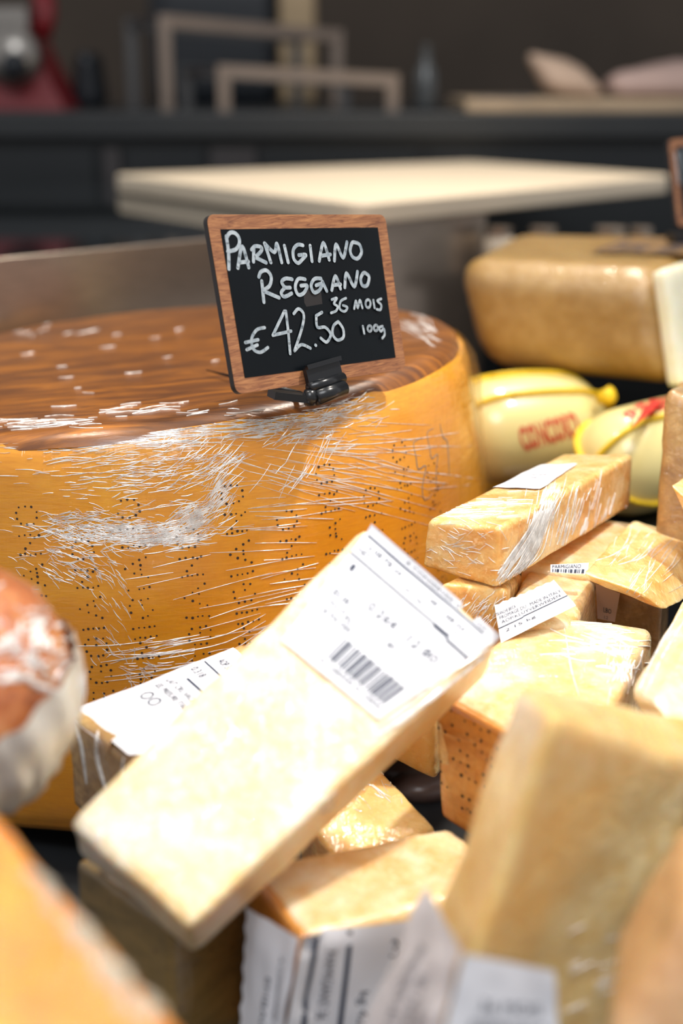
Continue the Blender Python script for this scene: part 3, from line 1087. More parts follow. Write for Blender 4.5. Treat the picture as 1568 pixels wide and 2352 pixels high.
# ------------------------------------------------------------------ the price sign on the wheel
def price_sign(q, strokes, label, clip_px, spike):
    n = (q[1] - q[0]).cross(q[3] - q[0]).normalized()
    if n.dot(EYE - q[0]) < 0:
        n = -n
    sg = thing('price_sign', tuple((q[2] + q[3]) / 2), label, 'price sign', 'wood framed price signs')

    def F(u, v, o=0.0):
        return bil(q, u, v) + n * o

    w, h = (q[1] - q[0]).length, (q[3] - q[0]).length
    outer = []
    rc = 0.0045
    for cx, cy, a0 in ((rc, rc, 180), (w - rc, rc, 270), (w - rc, h - rc, 0), (rc, h - rc, 90)):
        for k in range(7):
            a = math.radians(a0 + 90 * k / 6)
            outer.append(((cx + rc * math.cos(a)) / w, (cy + rc * math.sin(a)) / h))
    bu, bv = 0.058, 0.083
    inner = [(bu, bv), (1 - bu, bv), (1 - bu, 1 - bv), (bu, 1 - bv)]
    k = len(outer)
    # backing with dark edge
    vs = [F(u, v, 0.0) for u, v in outer] + [F(u, v, -0.003) for u, v in outer]
    fs = [list(range(2 * k - 1, k - 1, -1)), list(range(k))] + [(i, i + k, (i + 1) % k + k, (i + 1) % k) for i in range(k)]
    mesh('backing', vs, fs, M['sign_edge'], sg, False)
    # frame ring
    vs = [F(u, v, 0.0004) for u, v in outer]
    vi = []
    for i, (u, v) in enumerate(outer):
        c = i // 7
        vi.append(F(*inner[c], 0.0004))
    vs += vi
    fs = []
    for i in range(k):
        j = (i + 1) % k
        if i // 7 == j // 7:
            fs.append((i, j, i // 7 * 7 + k))
        else:
            fs.append((i, j, j + k, i + k))
    mesh('frame', vs, fs, M['sign_wood'], sg, False)
    pan = mesh('panel', [F(u, v, 0.0006) for u, v in inner], [(0, 1, 2, 3)], M['slate'], sg, False)
    for nm, lines in strokes:
        vs, fs = [], []
        for wd, ln in lines:
            P = [on_plane(x, y, q[0] + n * 0.00072, n) for x, y in ln]
            P = smooth_line(P, 6) if len(P) > 2 else P
            hw = wd / 2
            for i, p in enumerate(P):
                b = len(vs)
                ex = (q[1] - q[0]).normalized(); ey = n.cross(ex)
                o = n * (0.00002 * (i % 3))
                vs += [p + o + (ex * math.cos(2 * PI * t / 12) + ey * math.sin(2 * PI * t / 12)) * hw for t in range(12)]
                fs.append(tuple(range(b, b + 12)))
                if i + 1 < len(P):
                    d = P[i + 1] - p
                    if d.length < 1e-7:
                        continue
                    s = d.normalized().cross(n) * hw
                    b = len(vs)
                    vs += [p + s, P[i + 1] + s, P[i + 1] - s, p - s]
                    fs.append((b, b + 1, b + 2, b + 3))
        mesh(nm, vs, fs, M['chalk'], sg, False)
    return sg, n, F


C2 = lambda pts: [(440 + x / 3.0154, 460 + y / 3.0154) for x, y in pts]
big, mid_, sm = 0.0021, 0.0018, 0.0015


def ell(cx, cy, rx, ry):
    return [(cx + rx * math.cos(t * PI / 5 - PI / 2), cy + ry * math.sin(t * PI / 5 - PI / 2)) for t in range(11)]


T1 = [[(240, 250), (255, 360), (258, 475)], [(240, 265), (262, 228), (295, 225), (325, 255), (330, 300), (305, 340), (250, 355)],
      [(320, 468), (350, 320), (395, 465)], [(332, 430), (392, 425)],
      [(430, 330), (428, 425)], [(415, 342), (440, 318), (480, 325), (482, 350), (450, 385), (432, 392)], [(440, 395), (515, 432)],
      [(548, 430), (505, 298)], [(505, 298), (572, 360), (590, 300), (623, 430)], [(642, 315), (668, 430)],
      [(770, 312), (735, 308), (705, 340), (705, 400), (735, 435), (765, 410), (790, 378), (742, 380)], [(820, 315), (833, 422)],
      [(883, 420), (912, 295), (952, 412)], [(895, 385), (960, 375)], [(988, 418), (1000, 305), (1048, 398), (1075, 290)],
      [(1120, 290), (1160, 305), (1176, 360), (1150, 403), (1115, 393), (1097, 350), (1108, 300), (1120, 290)]]
T2 = [[(485, 560), (500, 705)], [(465, 530), (480, 495), (520, 487), (550, 530), (540, 590), (495, 625)], [(500, 630), (605, 675)],
      [(695, 547), (650, 542), (624, 565), (645, 602), (682, 605)], [(645, 605), (620, 640), (642, 668), (692, 645)],
      [(785, 547), (738, 545), (717, 600), (737, 653), (775, 643), (800, 592), (757, 592)],
      [(895, 542), (850, 545), (827, 590), (847, 638), (885, 622), (902, 578), (862, 590)], [(905, 562), (935, 628)],
      [(970, 622), (995, 525), (1030, 612)], [(980, 587), (1030, 582)], [(1060, 603), (1072, 505), (1125, 598), (1148, 495)],
      [(1200, 502), (1228, 530), (1215, 588), (1182, 590), (1170, 545), (1185, 508), (1200, 502)]]
T3 = [[(970, 688), (1005, 678), (985, 715), (1010, 735), (1000, 765), (965, 780)], [(1068, 678), (1032, 700), (1025, 750), (1058, 770), (1078, 742), (1048, 728)],
      [(1125, 750), (1137, 697), (1150, 745), (1165, 692), (1182, 745)], ell(1221, 716, 17, 28), [(1258, 692), (1266, 745)],
      [(1312, 682), (1286, 697), (1312, 725), (1306, 758), (1282, 755)]]
T4 = [[(505, 882), (450, 898), (415, 960), (427, 1030), (475, 1053), (528, 1020)], [(372, 985), (460, 966)], [(382, 1035), (455, 1002)]]
T5 = [[(642, 768), (562, 935)], [(562, 935), (688, 906)], [(652, 768), (668, 905), (682, 1062)],
      [(707, 785), (740, 752), (775, 790), (765, 880), (712, 1043)], [(712, 1043), (760, 1000), (822, 1025)], [(857, 1003), (860, 1005)],
      [(902, 776), (862, 800)], [(862, 800), (870, 878), (925, 880), (962, 930), (935, 982), (894, 955)],
      [(1015, 840), (1048, 890), (1050, 948), (1010, 968), (977, 930), (982, 870), (1015, 840)]]
T6 = [[(1185, 872), (1195, 922)], ell(1232, 888, 14, 20), ell(1275, 884, 14, 20), [(1322, 872), (1298, 882), (1310, 908), (1330, 890), (1336, 930), (1320, 955)]]
strokes = [('lettering', [(big, C2(l)) for l in T1]), ('lettering', [(big, C2(l)) for l in T2]), ('lettering', [(sm, C2(l)) for l in T3]),
           ('lettering', [(mid_, C2(l)) for l in T4]), ('lettering', [(mid_, C2(l)) for l in T5]), ('lettering', [(sm, C2(l)) for l in T6])]
SQ = [U(472, 493, 0.711), U(883, 493, 0.799), U(931, 848, 0.805), U(541, 906, 0.717)]
sign, SN, SF = price_sign(SQ, strokes, 'wood framed black price sign reading 42.50 clipped on the big wheel', None, None)
# clip: jaw, hinge barrel, foot and spike
def sp(px, py, o=0.0):
    return on_plane(px, py, SQ[0], SN) + SN * o
jaw = [(692, 846), (768, 824), (779, 868), (703, 893)]
for nm, qd, o0, o1 in (('clip_jaw', jaw, 0.0008, 0.0032), ('clip_lip', [(690, 842), (768, 820), (770, 830), (693, 852)], 0.003, 0.0052)):
    vs = [sp(*p, o0) for p in qd] + [sp(*p, o1) for p in qd]
    mesh(nm, vs, [(0, 1, 2, 3), (7, 6, 5, 4), (0, 4, 5, 1), (1, 5, 6, 2), (2, 6, 7, 3), (3, 7, 4, 0)], M['black_plastic'], sign, False)
bm = bmesh.new(); tube(bm, [sp(702, 893, 0.0028), sp(779, 869, 0.0028)], 0.0030, 14); from_bm('clip_fold', bm, M['black_plastic'], sign)
bm = bmesh.new(); tube(bm, [sp(714, 916, 0.004), sp(777, 893, 0.004)], 0.0042, 18); from_bm('hinge_barrel', bm, M['black_plastic'], sign)
bm = bmesh.new()
lathe(bm, [(0, -0.0045), (0.003, -0.004), (0.0045, 0), (0.003, 0.004), (0, 0.0045)], Matrix.Translation(sp(706, 914, 0.002)), 14)
from_bm('hinge_knob', bm, M['black_plastic'], sign)
bm = bmesh.new(); bar(bm, sp(640, 902, -0.006), sp(712, 915, 0.0), 0.010, 0.004); from_bm('clip_foot', bm, M['black_plastic'], sign, False)
wp = lambda x, y, l=0.001: on_plane(x, y, WC + WN * l, WN)
bm = bmesh.new(); tube(bm, [wp(690, 905, 0.003), wp(560, 872, 0.003), wp(474, 850, 0.004)], [0.0016, 0.0014, 0.0003], 8); from_bm('spike', bm, M['black_plastic'], sign)

# ------------------------------------------------------------------ the pale block, the corded cheeses and their riser
RZ = ZC - 0.306
tag(slab('display_riser', [(0.125, 0.955), (0.68, 0.955), (0.68, 1.245), (0.125, 1.245)], DECK, RZ, M['black_plastic'], None, 0.003), 'black plastic riser box under the yellow corded cheeses', 'riser')


def capsule(name, a, b, r, mat, parent, taper=1.0):
    d = (b - a); Ln = d.length
    q = d.to_track_quat('Z', 'Y').to_matrix().to_4x4()
    prof = [(0, -r)]
    for k in range(1, 10):
        t_ = PI / 2 * k / 10
        prof.append((r * math.sin(t_), -r * math.cos(t_)))
    for k in range(9):
        prof.append((r * lerp(1, taper, k / 8) * (1 + 0.03 * math.sin(PI * k / 8)), Ln * k / 8))
    for k in range(9, -1, -1):
        t_ = PI / 2 * k / 10
        prof.append((r * taper * math.sin(t_), Ln + r * taper * math.cos(t_)))
    bm = bmesh.new()
    lathe(bm, prof, Matrix.Translation(a) @ q, 40)
    return from_bm(name, bm, mat, parent), Matrix.Translation(a) @ q, Ln


def cord_loop(Mx, r, Ln, rot, name, parent, thick=0.0022):
    """cord running lengthwise around the sausage-shaped cheese"""
    pts = []
    R_ = r * 1.02 + thick * 0.5
    for k in range(13):
        a = PI * k / 12
        pts.append(Vector((R_ * math.cos(a), 0, -R_ * math.sin(a))))
    for k in range(1, 6):
        pts.append(Vector((-R_ * (1 + 0.03 * math.sin(PI * k / 6)), 0, Ln * k / 6)))
    for k in range(13):
        a = PI * k / 12
        pts.append(Vector((-R_ * math.cos(a), 0, Ln + R_ * math.sin(a))))
    for k in range(1, 6):
        pts.append(Vector((R_ * (1 + 0.03 * math.sin(PI * k / 6)), 0, Ln - Ln * k / 6)))
    pts.append(pts[0])
    Rm = Matrix.Rotation(rot, 4, 'Z')
    bm = bmesh.new()
    tube(bm, [Mx @ (Rm @ p) for p in pts], thick, 8)
    return from_bm(name, bm, M['cord'], parent)


def ring_cord(Mx, r, z, name, parent, thick=0.0022):
    bm = bmesh.new()
    tube(bm, [Mx @ Vector((r * math.cos(2 * PI * k / 32), r * math.sin(2 * PI * k / 32), z)) for k in range(33)], thick, 8)
    return from_bm(name, bm, M['cord'], parent)


def corded(a, b, r, label, loops, rings, knot):
    c = thing('corded_cheese', ((a.x + b.x) / 2, (a.y + b.y) / 2, min(a.z, b.z) - r), label, 'cheese', 'corded pale yellow cheeses')
    body, Mx, Ln = capsule('body', a, b, r, M['caciocavallo'], c)
    for rt in loops:
        cord_loop(Mx, r, Ln, rt, 'cord', c)
    for z in rings:
        ring_cord(Mx, r * 1.04, z * Ln, 'cord', c)
    if knot:
        bm = bmesh.new()
        bmesh.ops.create_icosphere(bm, subdivisions=2, radius=0.007, matrix=Matrix.Translation(knot))
        for v in bm.verts:
            v.co += (v.co - knot) * noise.noise(v.co * 300) * 0.5
        from_bm('knot', bm, M['cord'], c)
    return c, body


def print_on(body, parent, text, px0, py0, px1, py1, h, name='red_print', mat='red_ink'):
    tv, tf = text_geo(text, 0.035)
    off = root_loc(body.parent)
    tree = BVHTree.FromPolygons([v.co + off for v in body.data.vertices], [list(p.vertices) for p in body.data.polygons])
    vs = []
    a = Vector((px0, py0)); b = Vector((px1, py1))
    d = (b - a); nrm = Vector((d.y, -d.x)).normalized()
    for x, y in tv:
        p = a + d * x + nrm * h * y
        hit = tree.ray_cast(EYE, ray(p.x, p.y))
        if hit[0]:
            nn = hit[1] if hit[1].dot(EYE - hit[0]) > 0 else -hit[1]
            vs.append(hit[0] + nn * 0.0006)
        else:
            vs.append(vs[-1] if vs else U(px0, py0, 0.9))
    return mesh(name, vs, tf, M[mat], parent, False)


a, b = U(1138, 1000, 1.105), U(1274, 985, 1.120)
for q in (a, b):
    q.z = RZ + 0.0425
cc, body = corded(a, b, 0.0412, 'pale yellow corded cheese lying right beside the big wheel, red print on its side', (2.2, 1.25), (), U(1395, 912, 1.08))
print_on(body, cc, 'CONCORD', 1202, 1038, 1335, 1000, 58)
a, b = U(1442, 1060, 1.03), U(1680, 1020, 1.10)
for q in (a, b):
    q.z = RZ + 0.0400
cc, body = corded(a, b, 0.0395, 'pale yellow corded cheese with its rounded end forward, right of the other corded one', (0.6, 2.1), (), None)
print_on(body, cc, 'PRO', 1448, 985, 1545, 930, 40)

pec = thing('cheese_block', tuple(base_of(None, quad_loop((1075, 835, 1.153), (1230, 760, 1.342), (1740, 800, 1.282), (1550, 912, 1.080)))), 'big pale tan cheese block with rounded rind resting on the corded cheeses', 'cheese')
tl = quad_loop((1032, 598, 1.140), (1150, 530, 1.318), (1760, 540, 1.282), (1514, 618, 1.064))
bl = quad_loop((1098, 848, 1.153), (1230, 765, 1.318), (1790, 830, 1.282), (1552, 892, 1.076))
block('rind_body', tl, bl, M['rind_pecorino'], pec, rad=0.030, n=22, amp=0.0012, freq=40, seed=4)
# cut face on the right
f3, f2, g2, g3 = tl[3], tl[2], bl[2], bl[3]
nn = (f2 - f3).cross(g3 - f3).normalized()
if nn.dot(EYE - f3) < 0:
    nn = -nn
cut = [f3 + nn * 0.0035, f2 + nn * 0.0035, g2 + nn * 0.0035, g3 + nn * 0.0035]
ins = [lerp(p, sum(cut, Vector()) / 4, 0.02) for p in cut]
block('cut_face', ins, [p - nn * 0.012 for p in ins], M['paste_pecorino'], pec, rad=0.004, n=12, amp=0.0006, seed=2)
# dark printed wrapper on its top
tq = [bil(tl, u, v) + Vector((0, 0, 0.0022)) for u, v in ((0.30, 0.55), (0.30, 0.95), (0.75, 0.95), (0.75, 0.55))]
lab = make_label(pec, [tq[0], tq[3], tq[2], tq[1]], [('text', 'DOP', .1, .15, .5, .5), ('text', 'ROMANO', .1, .6, .9, .85), ('rule', .05, .05, .95, .08)], 0.0, 0.0006, 3.0, 'wrapper', name='top_wrapper')

# second sign on the pale block
Q2 = [U(1534, 322, 1.20), U(1740, 300, 1.28), U(1760, 500, 1.28), U(1556, 520, 1.195)]
s2, n2, F2 = price_sign(Q2, [('lettering', [(0.0022, [(1552, 350), (1560, 420)]), (0.0022, [(1566, 345), (1590, 440)])])], 'wood framed price sign cut off by the right edge of the picture', None, None)
vs = [U(1535, 545, 0.985), U(1640, 540, 0.985), U(1640, 566, 0.985), U(1535, 566, 0.985)]
zt2 = bil(tl, 0.5, 0.8).z + 0.002
c0 = U(1560, 552, 1.21)
bm = bmesh.new(); bar(bm, (c0.x - 0.008, c0.y, zt2 + 0.004), (c0.x + 0.05, c0.y + 0.01, zt2 + 0.004), 0.018, 0.008); from_bm('clip_foot', bm, M['black_plastic'], s2, False)
bm = bmesh.new(); bar(bm, (c0.x + 0.02, c0.y + 0.004, zt2 + 0.004), (Q2[3] + Q2[2]) / 2 + Vector((-0.02, 0, 0.004)), 0.012, 0.005, Vector((0, 1, 0))); from_bm('clip_jaw', bm, M['black_plastic'], s2, False)

# ------------------------------------------------------------------ wrapped pieces in the heap
HEAP = 'film-wrapped cheese pieces heaped in front'


def piece(name, label, top, bot, mat, rad=0.004, amp=0.0012, freq=60, seed=0.0, n=18, group=HEAP, pname='paste'):
    r = thing(name, tuple(base_of(top, bot)), label, 'cheese', group)
    b = block(pname, top, bot, M[mat], r, rad, n, amp, freq, seed)
    return r, b


def side_skin(r, top, bot, i, j, mat, name='rind', out=0.0016, inset=0.02, seed=0.0):
    """a rind slab on the side between top[i] and top[j]"""
    q = [top[i], top[j], bot[j], bot[i]]
    c = sum(top, Vector()) / 8 + sum(bot, Vector()) / 8
    nrm = (q[1] - q[0]).cross(q[3] - q[0]).normalized()
    if nrm.dot(sum(q, Vector()) / 4 - c) < 0:
        nrm = -nrm
    m = sum(q, Vector()) / 4
    q = [lerp(p, m, inset) for p in q]
    return block(name, [p + nrm * out for p in q], [p - nrm * 0.005 for p in q], M[mat], r, 0.0025, 14, 0.0006, 80, seed)


def folds(r, body, px_lines, width=0.0005, sub=4, mat='crease', name='film_folds'):
    ls = surface_lines(body if isinstance(body, list) else [body], px_lines, sub)
    if ls:
        o = ribbons(name, ls, width, M[mat], r, 0.0004, 0.45)
        o['kind'] = 'stuff'
        return o


# A - the long labelled wedge lying across the front of the wheel
top_ = quad_loop((158, 1884, .555), (834, 1208, .655), (1146, 1466, .630), (437, 2134, .530))
bot_ = shifted(top_, Vector((-.041, .63, -.776)) * 0.034)
rA, bA = piece('cheese_wedge', 'long pale cheese wedge with barcode label leaning across the big wheel', top_, bot_, 'paste_pale', 0.004, 0.0014, 45, 1, 24)
la = [lerp(top_[1], top_[2], 0.05), lerp(top_[1], top_[2], 1.0), None, None]
la = [U(852, 1206, .6535), U(1148, 1464, .6295), U(866, 1660, .598), U(644, 1480, .616)]
make_label(rA, la, [('rule', .02, .055, .93, .075), ('rule', .0, .235, .70, .247), ('rule', .70, .235, .82, .265), ('rule', .82, .265, 1.0, .285),
                    ('text', 'A CONSERVER AU FRAIS', .30, .02, .92, .04), ('text', '12.08 PB 261', .05, .10, .36, .145), ('text', 'NET', .03, .165, .12, .205),
                    ('text', 'LOT 148', .42, .105, .62, .145), ('text', 'EU kg', .42, .17, .55, .205), ('text', '48.50', .70, .12, .85, .16), ('text', 'PV/kg', .72, .175, .84, .205),
                    ('text', '1', .06, .29, .09, .34), ('text', '0.264', .32, .40, .55, .47), ('text', '12.80', .66, .40, .9, .475), ('text', 'TOTAL', .10, .58, .33, .63), ('text', 'A PAYER', .10, .645, .36, .685),
                    ('text', 'EUR', .08, .50, .22, .545), ('text', 'E', .60, .54, .66, .58),
                    ('barcode', .36, .72, .93, .90, 60), ('text', '2 148500 012806', .34, .915, .94, .95)], 0.0012, 0.0003, 2, body=bA, n=24)
L = [[(866, 1662), (900, 1648), (1000, 1570), (1145, 1475)], [(862, 1690), (900, 1672), (1010, 1590), (1130, 1492)]]
folds(rA, bA, L, 0.002, 4, 'crease', 'film_seam')
rngA = random.Random(21)
folds(rA, bA, scatter_lines(70, 520, 1750, 140, 120, 44, 40, 20, 70, 0.2, rngA), 0.0009)

# B - the square bar at the right
topB = quad_loop((978, 1193, .743), (1296, 1040, .887), (1457, 1040, .864), (1150, 1212, .720))
botB = quad_loop((966, 1304, .751), (1290, 1140, .896), (1450, 1166, .872), (1142, 1356, .728))
rB, bB = piece('cheese_bar', 'square golden cheese bar wrapped in film, lying on the heap right of the wheel', topB, botB, 'paste_gold', 0.0035, 0.0011, 70, 2, 24)
make_label(rB, quad_loop((1236, 1059, .852), (1325, 1054, .845), (1240, 1120, .790), (1130, 1120, .803)), [('text', 'EUR 42.50', .35, .45, .7, .52), ('text', 'kg', .45, .58, .6, .64)], 0.0010, 0.0003, 4, body=bB)
r_ = random.Random(8)
L = []
for k in range(44):
    x = r_.gauss(0, 11)
    L.append([(1268 + x + r_.gauss(0, 6), 1122 + r_.gauss(0, 6)), (1240 + x, 1200), (1205 + x * 1.6, 1270), (1165 + x * 2 + r_.gauss(0, 8), 1330 - x)])
folds(rB, bB, L, 0.0008, 4, 'crease', 'film_seam')
L = scatter_lines(60, 1090, 1165, 60, 16, 3, 4, 15, 70, 0.03, r_) + scatter_lines(60, 1060, 1270, 50, 35, -10, 22, 10, 40, 0.06, r_)
L += scatter_lines(90, 1330, 1190, 65, 40, 75, 5, 20, 80, 0.03, r_)
folds(rB, bB, L, 0.0004)

# C - under the bar
topC = quad_loop((1008, 1340, .722), (1130, 1290, .79), (1200, 1320, .79), (1162, 1352, .733))
botC = shifted(topC, (0, 0.0, -0.035))
rC, bC = piece('cheese_piece', 'small golden cheese piece squeezed under the near end of the square bar', topC, botC, 'paste_gold', 0.003, 0.001, 70, 3)
folds(rC, bC, scatter_lines(50, 1110, 1400, 25, 25, 50, 12, 15, 50, 0.06, r_), 0.0004)

# D - piece with the italian label
topD = quad_loop((1150, 1412, .725), (1212, 1306, .80), (1368, 1330, .795), (1312, 1440, .735))
botD = shifted(topD, (0.004, 0, -0.045))
rD, bD = piece('cheese_piece', 'cheese piece with torn white label printed MADE IN ITALY, behind the label wedge', topD, botD, 'paste', 0.004, 0.0012, 60, 4)
make_label(rD, [on_plane(x, y, lerp(topD[0], topD[3], .5) + Vector((0, -0.001, 0.003)), Vector((0.0, -0.55, 0.84)).normalized()) for x, y in ((1135, 1392), (1272, 1334), (1322, 1392), (1150, 1478))],
           [('text', 'TRANCHE BRICA', .0, .22, .30, .31), ('text', 'FROMAGE DU', .04, .34, .44, .43), ('text', 'MADE IN ITALY', .50, .34, .97, .43), ('text', 'AOP/KLUYVERWEIDEN', .05, .47, .92, .555),
            ('rule', .0, .62, .35, .645), ('rule', .35, .60, 1.0, .625), ('text', '2.15 kg', .08, .72, .5, .82)], 0.0005, 0.0004, 6, torn='top')

# E - flat slab behind
topE = quad_loop((1190, 1296, .795), (1395, 1190, .865), (1480, 1204, .86), (1352, 1322, .79))
botE = shifted(topE, (0, 0, -0.014))
rE, bE = piece('cheese_slab', 'flat pale cheese slab lying just behind the square bar', topE, botE, 'paste', 0.004, 0.0016, 50, 5)
make_label(rE, quad_loop((1262, 1300, .772), (1350, 1296, .774), (1346, 1322, .77), (1262, 1318, .77)), [('text', 'PARMIGIANO', .05, .1, .8, .5), ('barcode', .05, .6, .95, .95, 40)], 0.002, 0.0003, 7)

# F - wedge at the right edge
topF = quad_loop((1338, 1316, .755), (1452, 1190, .855), (1592, 1232, .845), (1472, 1360, .742))
botF = [U(1344, 1332, .762), U(1460, 1225, .875), U(1680, 1330, .85), U(1530, 1406, .745)]
rF, bF = piece('cheese_wedge', 'golden crumbly cheese wedge at the right edge, resting over a dark gap', topF, botF, 'paste_gold', 0.0035, 0.0018, 60, 6)
folds(rF, bF, scatter_lines(40, 1470, 1290, 50, 35, 55, 14, 20, 80, 0.1, r_) + [[(1560, 1243), (1515, 1300), (1470, 1352)]], 0.0005)

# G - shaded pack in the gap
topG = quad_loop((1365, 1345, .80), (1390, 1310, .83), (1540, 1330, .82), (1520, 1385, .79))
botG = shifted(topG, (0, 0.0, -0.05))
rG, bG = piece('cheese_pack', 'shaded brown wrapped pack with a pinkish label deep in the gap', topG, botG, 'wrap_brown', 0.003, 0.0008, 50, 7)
make_label(rG, quad_loop((1368, 1340, .785), (1424, 1362, .781), (1412, 1428, .79), (1372, 1420, .795)), [('text', 'LBO', .35, .6, .75, .75), ('text', '1.2', .4, .85, .6, .95)], 0.0005, 0.0003, 8, 'bag_pink')

# H - wedge with dotted rind in the middle
topH = quad_loop((1000, 1592, .676), (1212, 1408, .745), (1502, 1440, .745), (1330, 1765, .610))
botH = shifted(topH, (0.004, 0.0, -0.066))
rH, bH = piece('cheese_wedge', 'broad pale wedge with dotted orange rind facing left, behind the big front block', topH, botH, 'paste', 0.005, 0.003, 26, 8, 26)
rindH = side_skin(rH, topH, botH, 0, 3, 'rind', seed=3)
L = scatter_lines(50, 1390, 1480, 50, 30, -8, 10, 30, 100, 0.08, r_) + scatter_lines(40, 1430, 1530, 30, 25, 80, 14, 15, 50, 0.1, r_)
L += [[(1290, 1414), (1300, 1470), (1312, 1540), (1330, 1600)]]
folds(rH, bH, L, 0.0009)

pv, pf = [], []
rq = random.Random(31)
qh = [topH[0], topH[3], botH[3], botH[0]]
nh = (qh[1] - qh[0]).cross(qh[3] - qh[0]).normalized()
if nh.dot(EYE - qh[0]) < 0:
    nh = -nh
for row in range(9):
    for cl in range(16):
        if rq.random() < 0.45:
            pit(bil(qh, (cl + 0.5) / 18 + rq.gauss(0, .004), (row + 0.7) / 11 + rq.gauss(0, .008)) + nh * 0.003, nh, rq.uniform(0.0006, 0.0011))
hd = mesh('rind_dots', pv, pf, M['pit'], rH, False)
hd['kind'] = 'stuff'
drop_on(hd, rindH, 0.0003)

# I - tilted piece at the right edge
topI = quad_loop((1500, 1615, .615), (1612, 1425, .70), (1760, 1520, .68), (1650, 1790, .585))
botI = quad_loop((1444, 1592, .645), (1572, 1366, .735), (1800, 1600, .76), (1600, 1860, .68))
rI, bI = piece('cheese_wedge', 'tilted white-faced cheese wedge at the right edge above the front block', topI, botI, 'paste_pale', 0.004, 0.0016, 50, 9)
folds(rI, bI, [[(1560, 1390), (1500, 1490), (1455, 1585)], [(1566, 1400), (1506, 1500), (1462, 1600)], [(1575, 1420), (1520, 1510), (1480, 1600)]], 0.0016)

# J - large block at the front right
topJ = quad_loop((1270, 1640, .462), (1190, 1566, .510), (1650, 1665, .585), (1612, 1757, .535))
botJ = quad_loop((1040, 2330, .470), (980, 2140, .525), (1380, 2330, .63), (1412, 2480, .540))
rJ, bJ = piece('cheese_block', 'large blurred tan cheese block at the front right with white label below', topJ, botJ, 'paste_tan', 0.005, 0.002, 30, 10, 24)
fJ = [topJ[0], topJ[3], botJ[3], botJ[0]]
make_label(rJ, quad_loop((1060, 2188, .450), (1268, 2228, .474), (1282, 2430, .478), (1000, 2430, .448)), [('text', '36 MOIS', .25, .40, .85, .52), ('text', 'PARMIGIANO', .2, .62, .9, .72), ('barcode', .2, .8, .9, .98, 40)], 0.001, 0.0008, 11)
make_label(rJ, quad_loop((985, 2040, .515), (1064, 2186, .458), (1000, 2430, .450), (800, 2430, .520)), [('text', 'INGREDIENTS: LAIT CRU', .30, .25, .42, .9, 1), ('text', 'SEL PRESURE', .5, .4, .6, .9, 1), ('text', 'CONSERVER', .7, .5, .8, .9, 1)], 0.001, 0.003, 12, 'paper_grey', name='label_flap')
folds(rJ, bJ, scatter_lines(16, 1370, 2240, 55, 50, 22, 8, 20, 70, 0.06, r_), 0.0004)

# K - wedge under the label wedge, front centre
topK = quad_loop((572, 1990, .612), (1034, 1896, .655), (1182, 2032, .612), (700, 2148, .566))
botK = shifted(topK, Vector((-.05, -.007, -.998)) * 0.080)
rK, bK = piece('cheese_wedge', 'cream and orange cheese wedge at the front centre with crinkled white label', topK, botK, 'paste', 0.004, 0.0016, 40, 11, 22)
side_skin(rK, topK, botK, 0, 3, 'rind', seed=5)
make_label(rK, [U(690, 2148, .5635), U(940, 2088, .598), U(960, 2420, .61), U(640, 2430, .575)],
           [('rule', .10, .02, .145, 1), ('rule', .38, .02, .42, .9), ('text', 'PARMIGIANO 36', .22, .15, .30, .7, 1), ('text', 'kg 42.50', .50, .5, .6, .9, 1), ('text', '36', .74, .12, .9, .26)], 0.0015, 0.0006, 13, body=bK)
make_label(rK, [U(580, 2080, .590), U(700, 2150, .5635), U(650, 2440, .575), U(562, 2400, .605)], [('text', 'A CONSOMMER AVANT', .72, .2, .8, .95, 1), ('text', 'EMBALLE', .5, .4, .6, .9, 1)], 0.003, 0.0025, 14, torn='left', name='label_flap')

# L - tan wedge behind K
topL = quad_loop((690, 1860, .700), (852, 1738, .745), (1004, 1902, .700), (800, 2010, .665))
botL = shifted(topL, (0, 0.0, -0.06))
rL, bL_ = piece('cheese_wedge', 'tan cheese wedge with a sharp edge behind the front centre wedge', topL, botL, 'paste_tan', 0.003, 0.001, 50, 12)
folds(rL, bL_, scatter_lines(24, 860, 1810, 45, 40, -38, 14, 15, 50, 0.1, r_), 0.0006)

# M - shaded piece behind
topM = quad_loop((850, 1560, .715), (930, 1480, .755), (1080, 1500, .77), (1000, 1578, .712))
botM = quad_loop((848, 1722, .745), (930, 1640, .785), (1080, 1690, .80), (1000, 1796, .732))
rM, bM = piece('cheese_piece', 'shaded brown-looking cheese piece behind the rind wedge, above the dark gap', topM, botM, 'paste_tan', 0.003, 0.0008, 50, 13)
folds(rM, bM, [[(948, 1618), (962, 1640), (976, 1662)], [(958, 1608), (976, 1636), (994, 1662)], [(938, 1622), (950, 1648)]], 0.0007)

# N - labelled pack under the long wedge, left
topN = quad_loop((152, 1632, .668), (566, 1470, .735), (660, 1640, .69), (300, 1740, .615))
botN = shifted(topN, (0, 0.0, -0.05))
rN, bN_ = piece('cheese_pack', 'wrapped piece with white label tucked between wheel and long wedge', topN, botN, 'wrap_brown', 0.004, 0.001, 40, 14)
make_label(rN, quad_loop((535, 1486, .727), (660, 1600, .695), (296, 1738, .615), (160, 1628, .664)), [('rule', .2, .36, .95, .375), ('rule', .05, .20, .75, .21), ('text', 'AOP 36', .12, .10, .3, .15), ('text', '0.318', .08, .26, .26, .31), ('text', 'LAIT CRU VACHE', .1, .43, .6, .47), ('text', 'SEL PRESURE ITALIE', .1, .5, .65, .54), ('text', 'OO', .16, .58, .4, .66)], 0.0010, 0.0004, 15, body=bN_)
vs = []
folds(rN, bN_, [[(172, 1650), (190, 1720), (200, 1800)], [(225, 1680), (225, 1740), (250, 1830)], [(285, 1740), (280, 1780), (270, 1840)]], 0.002)

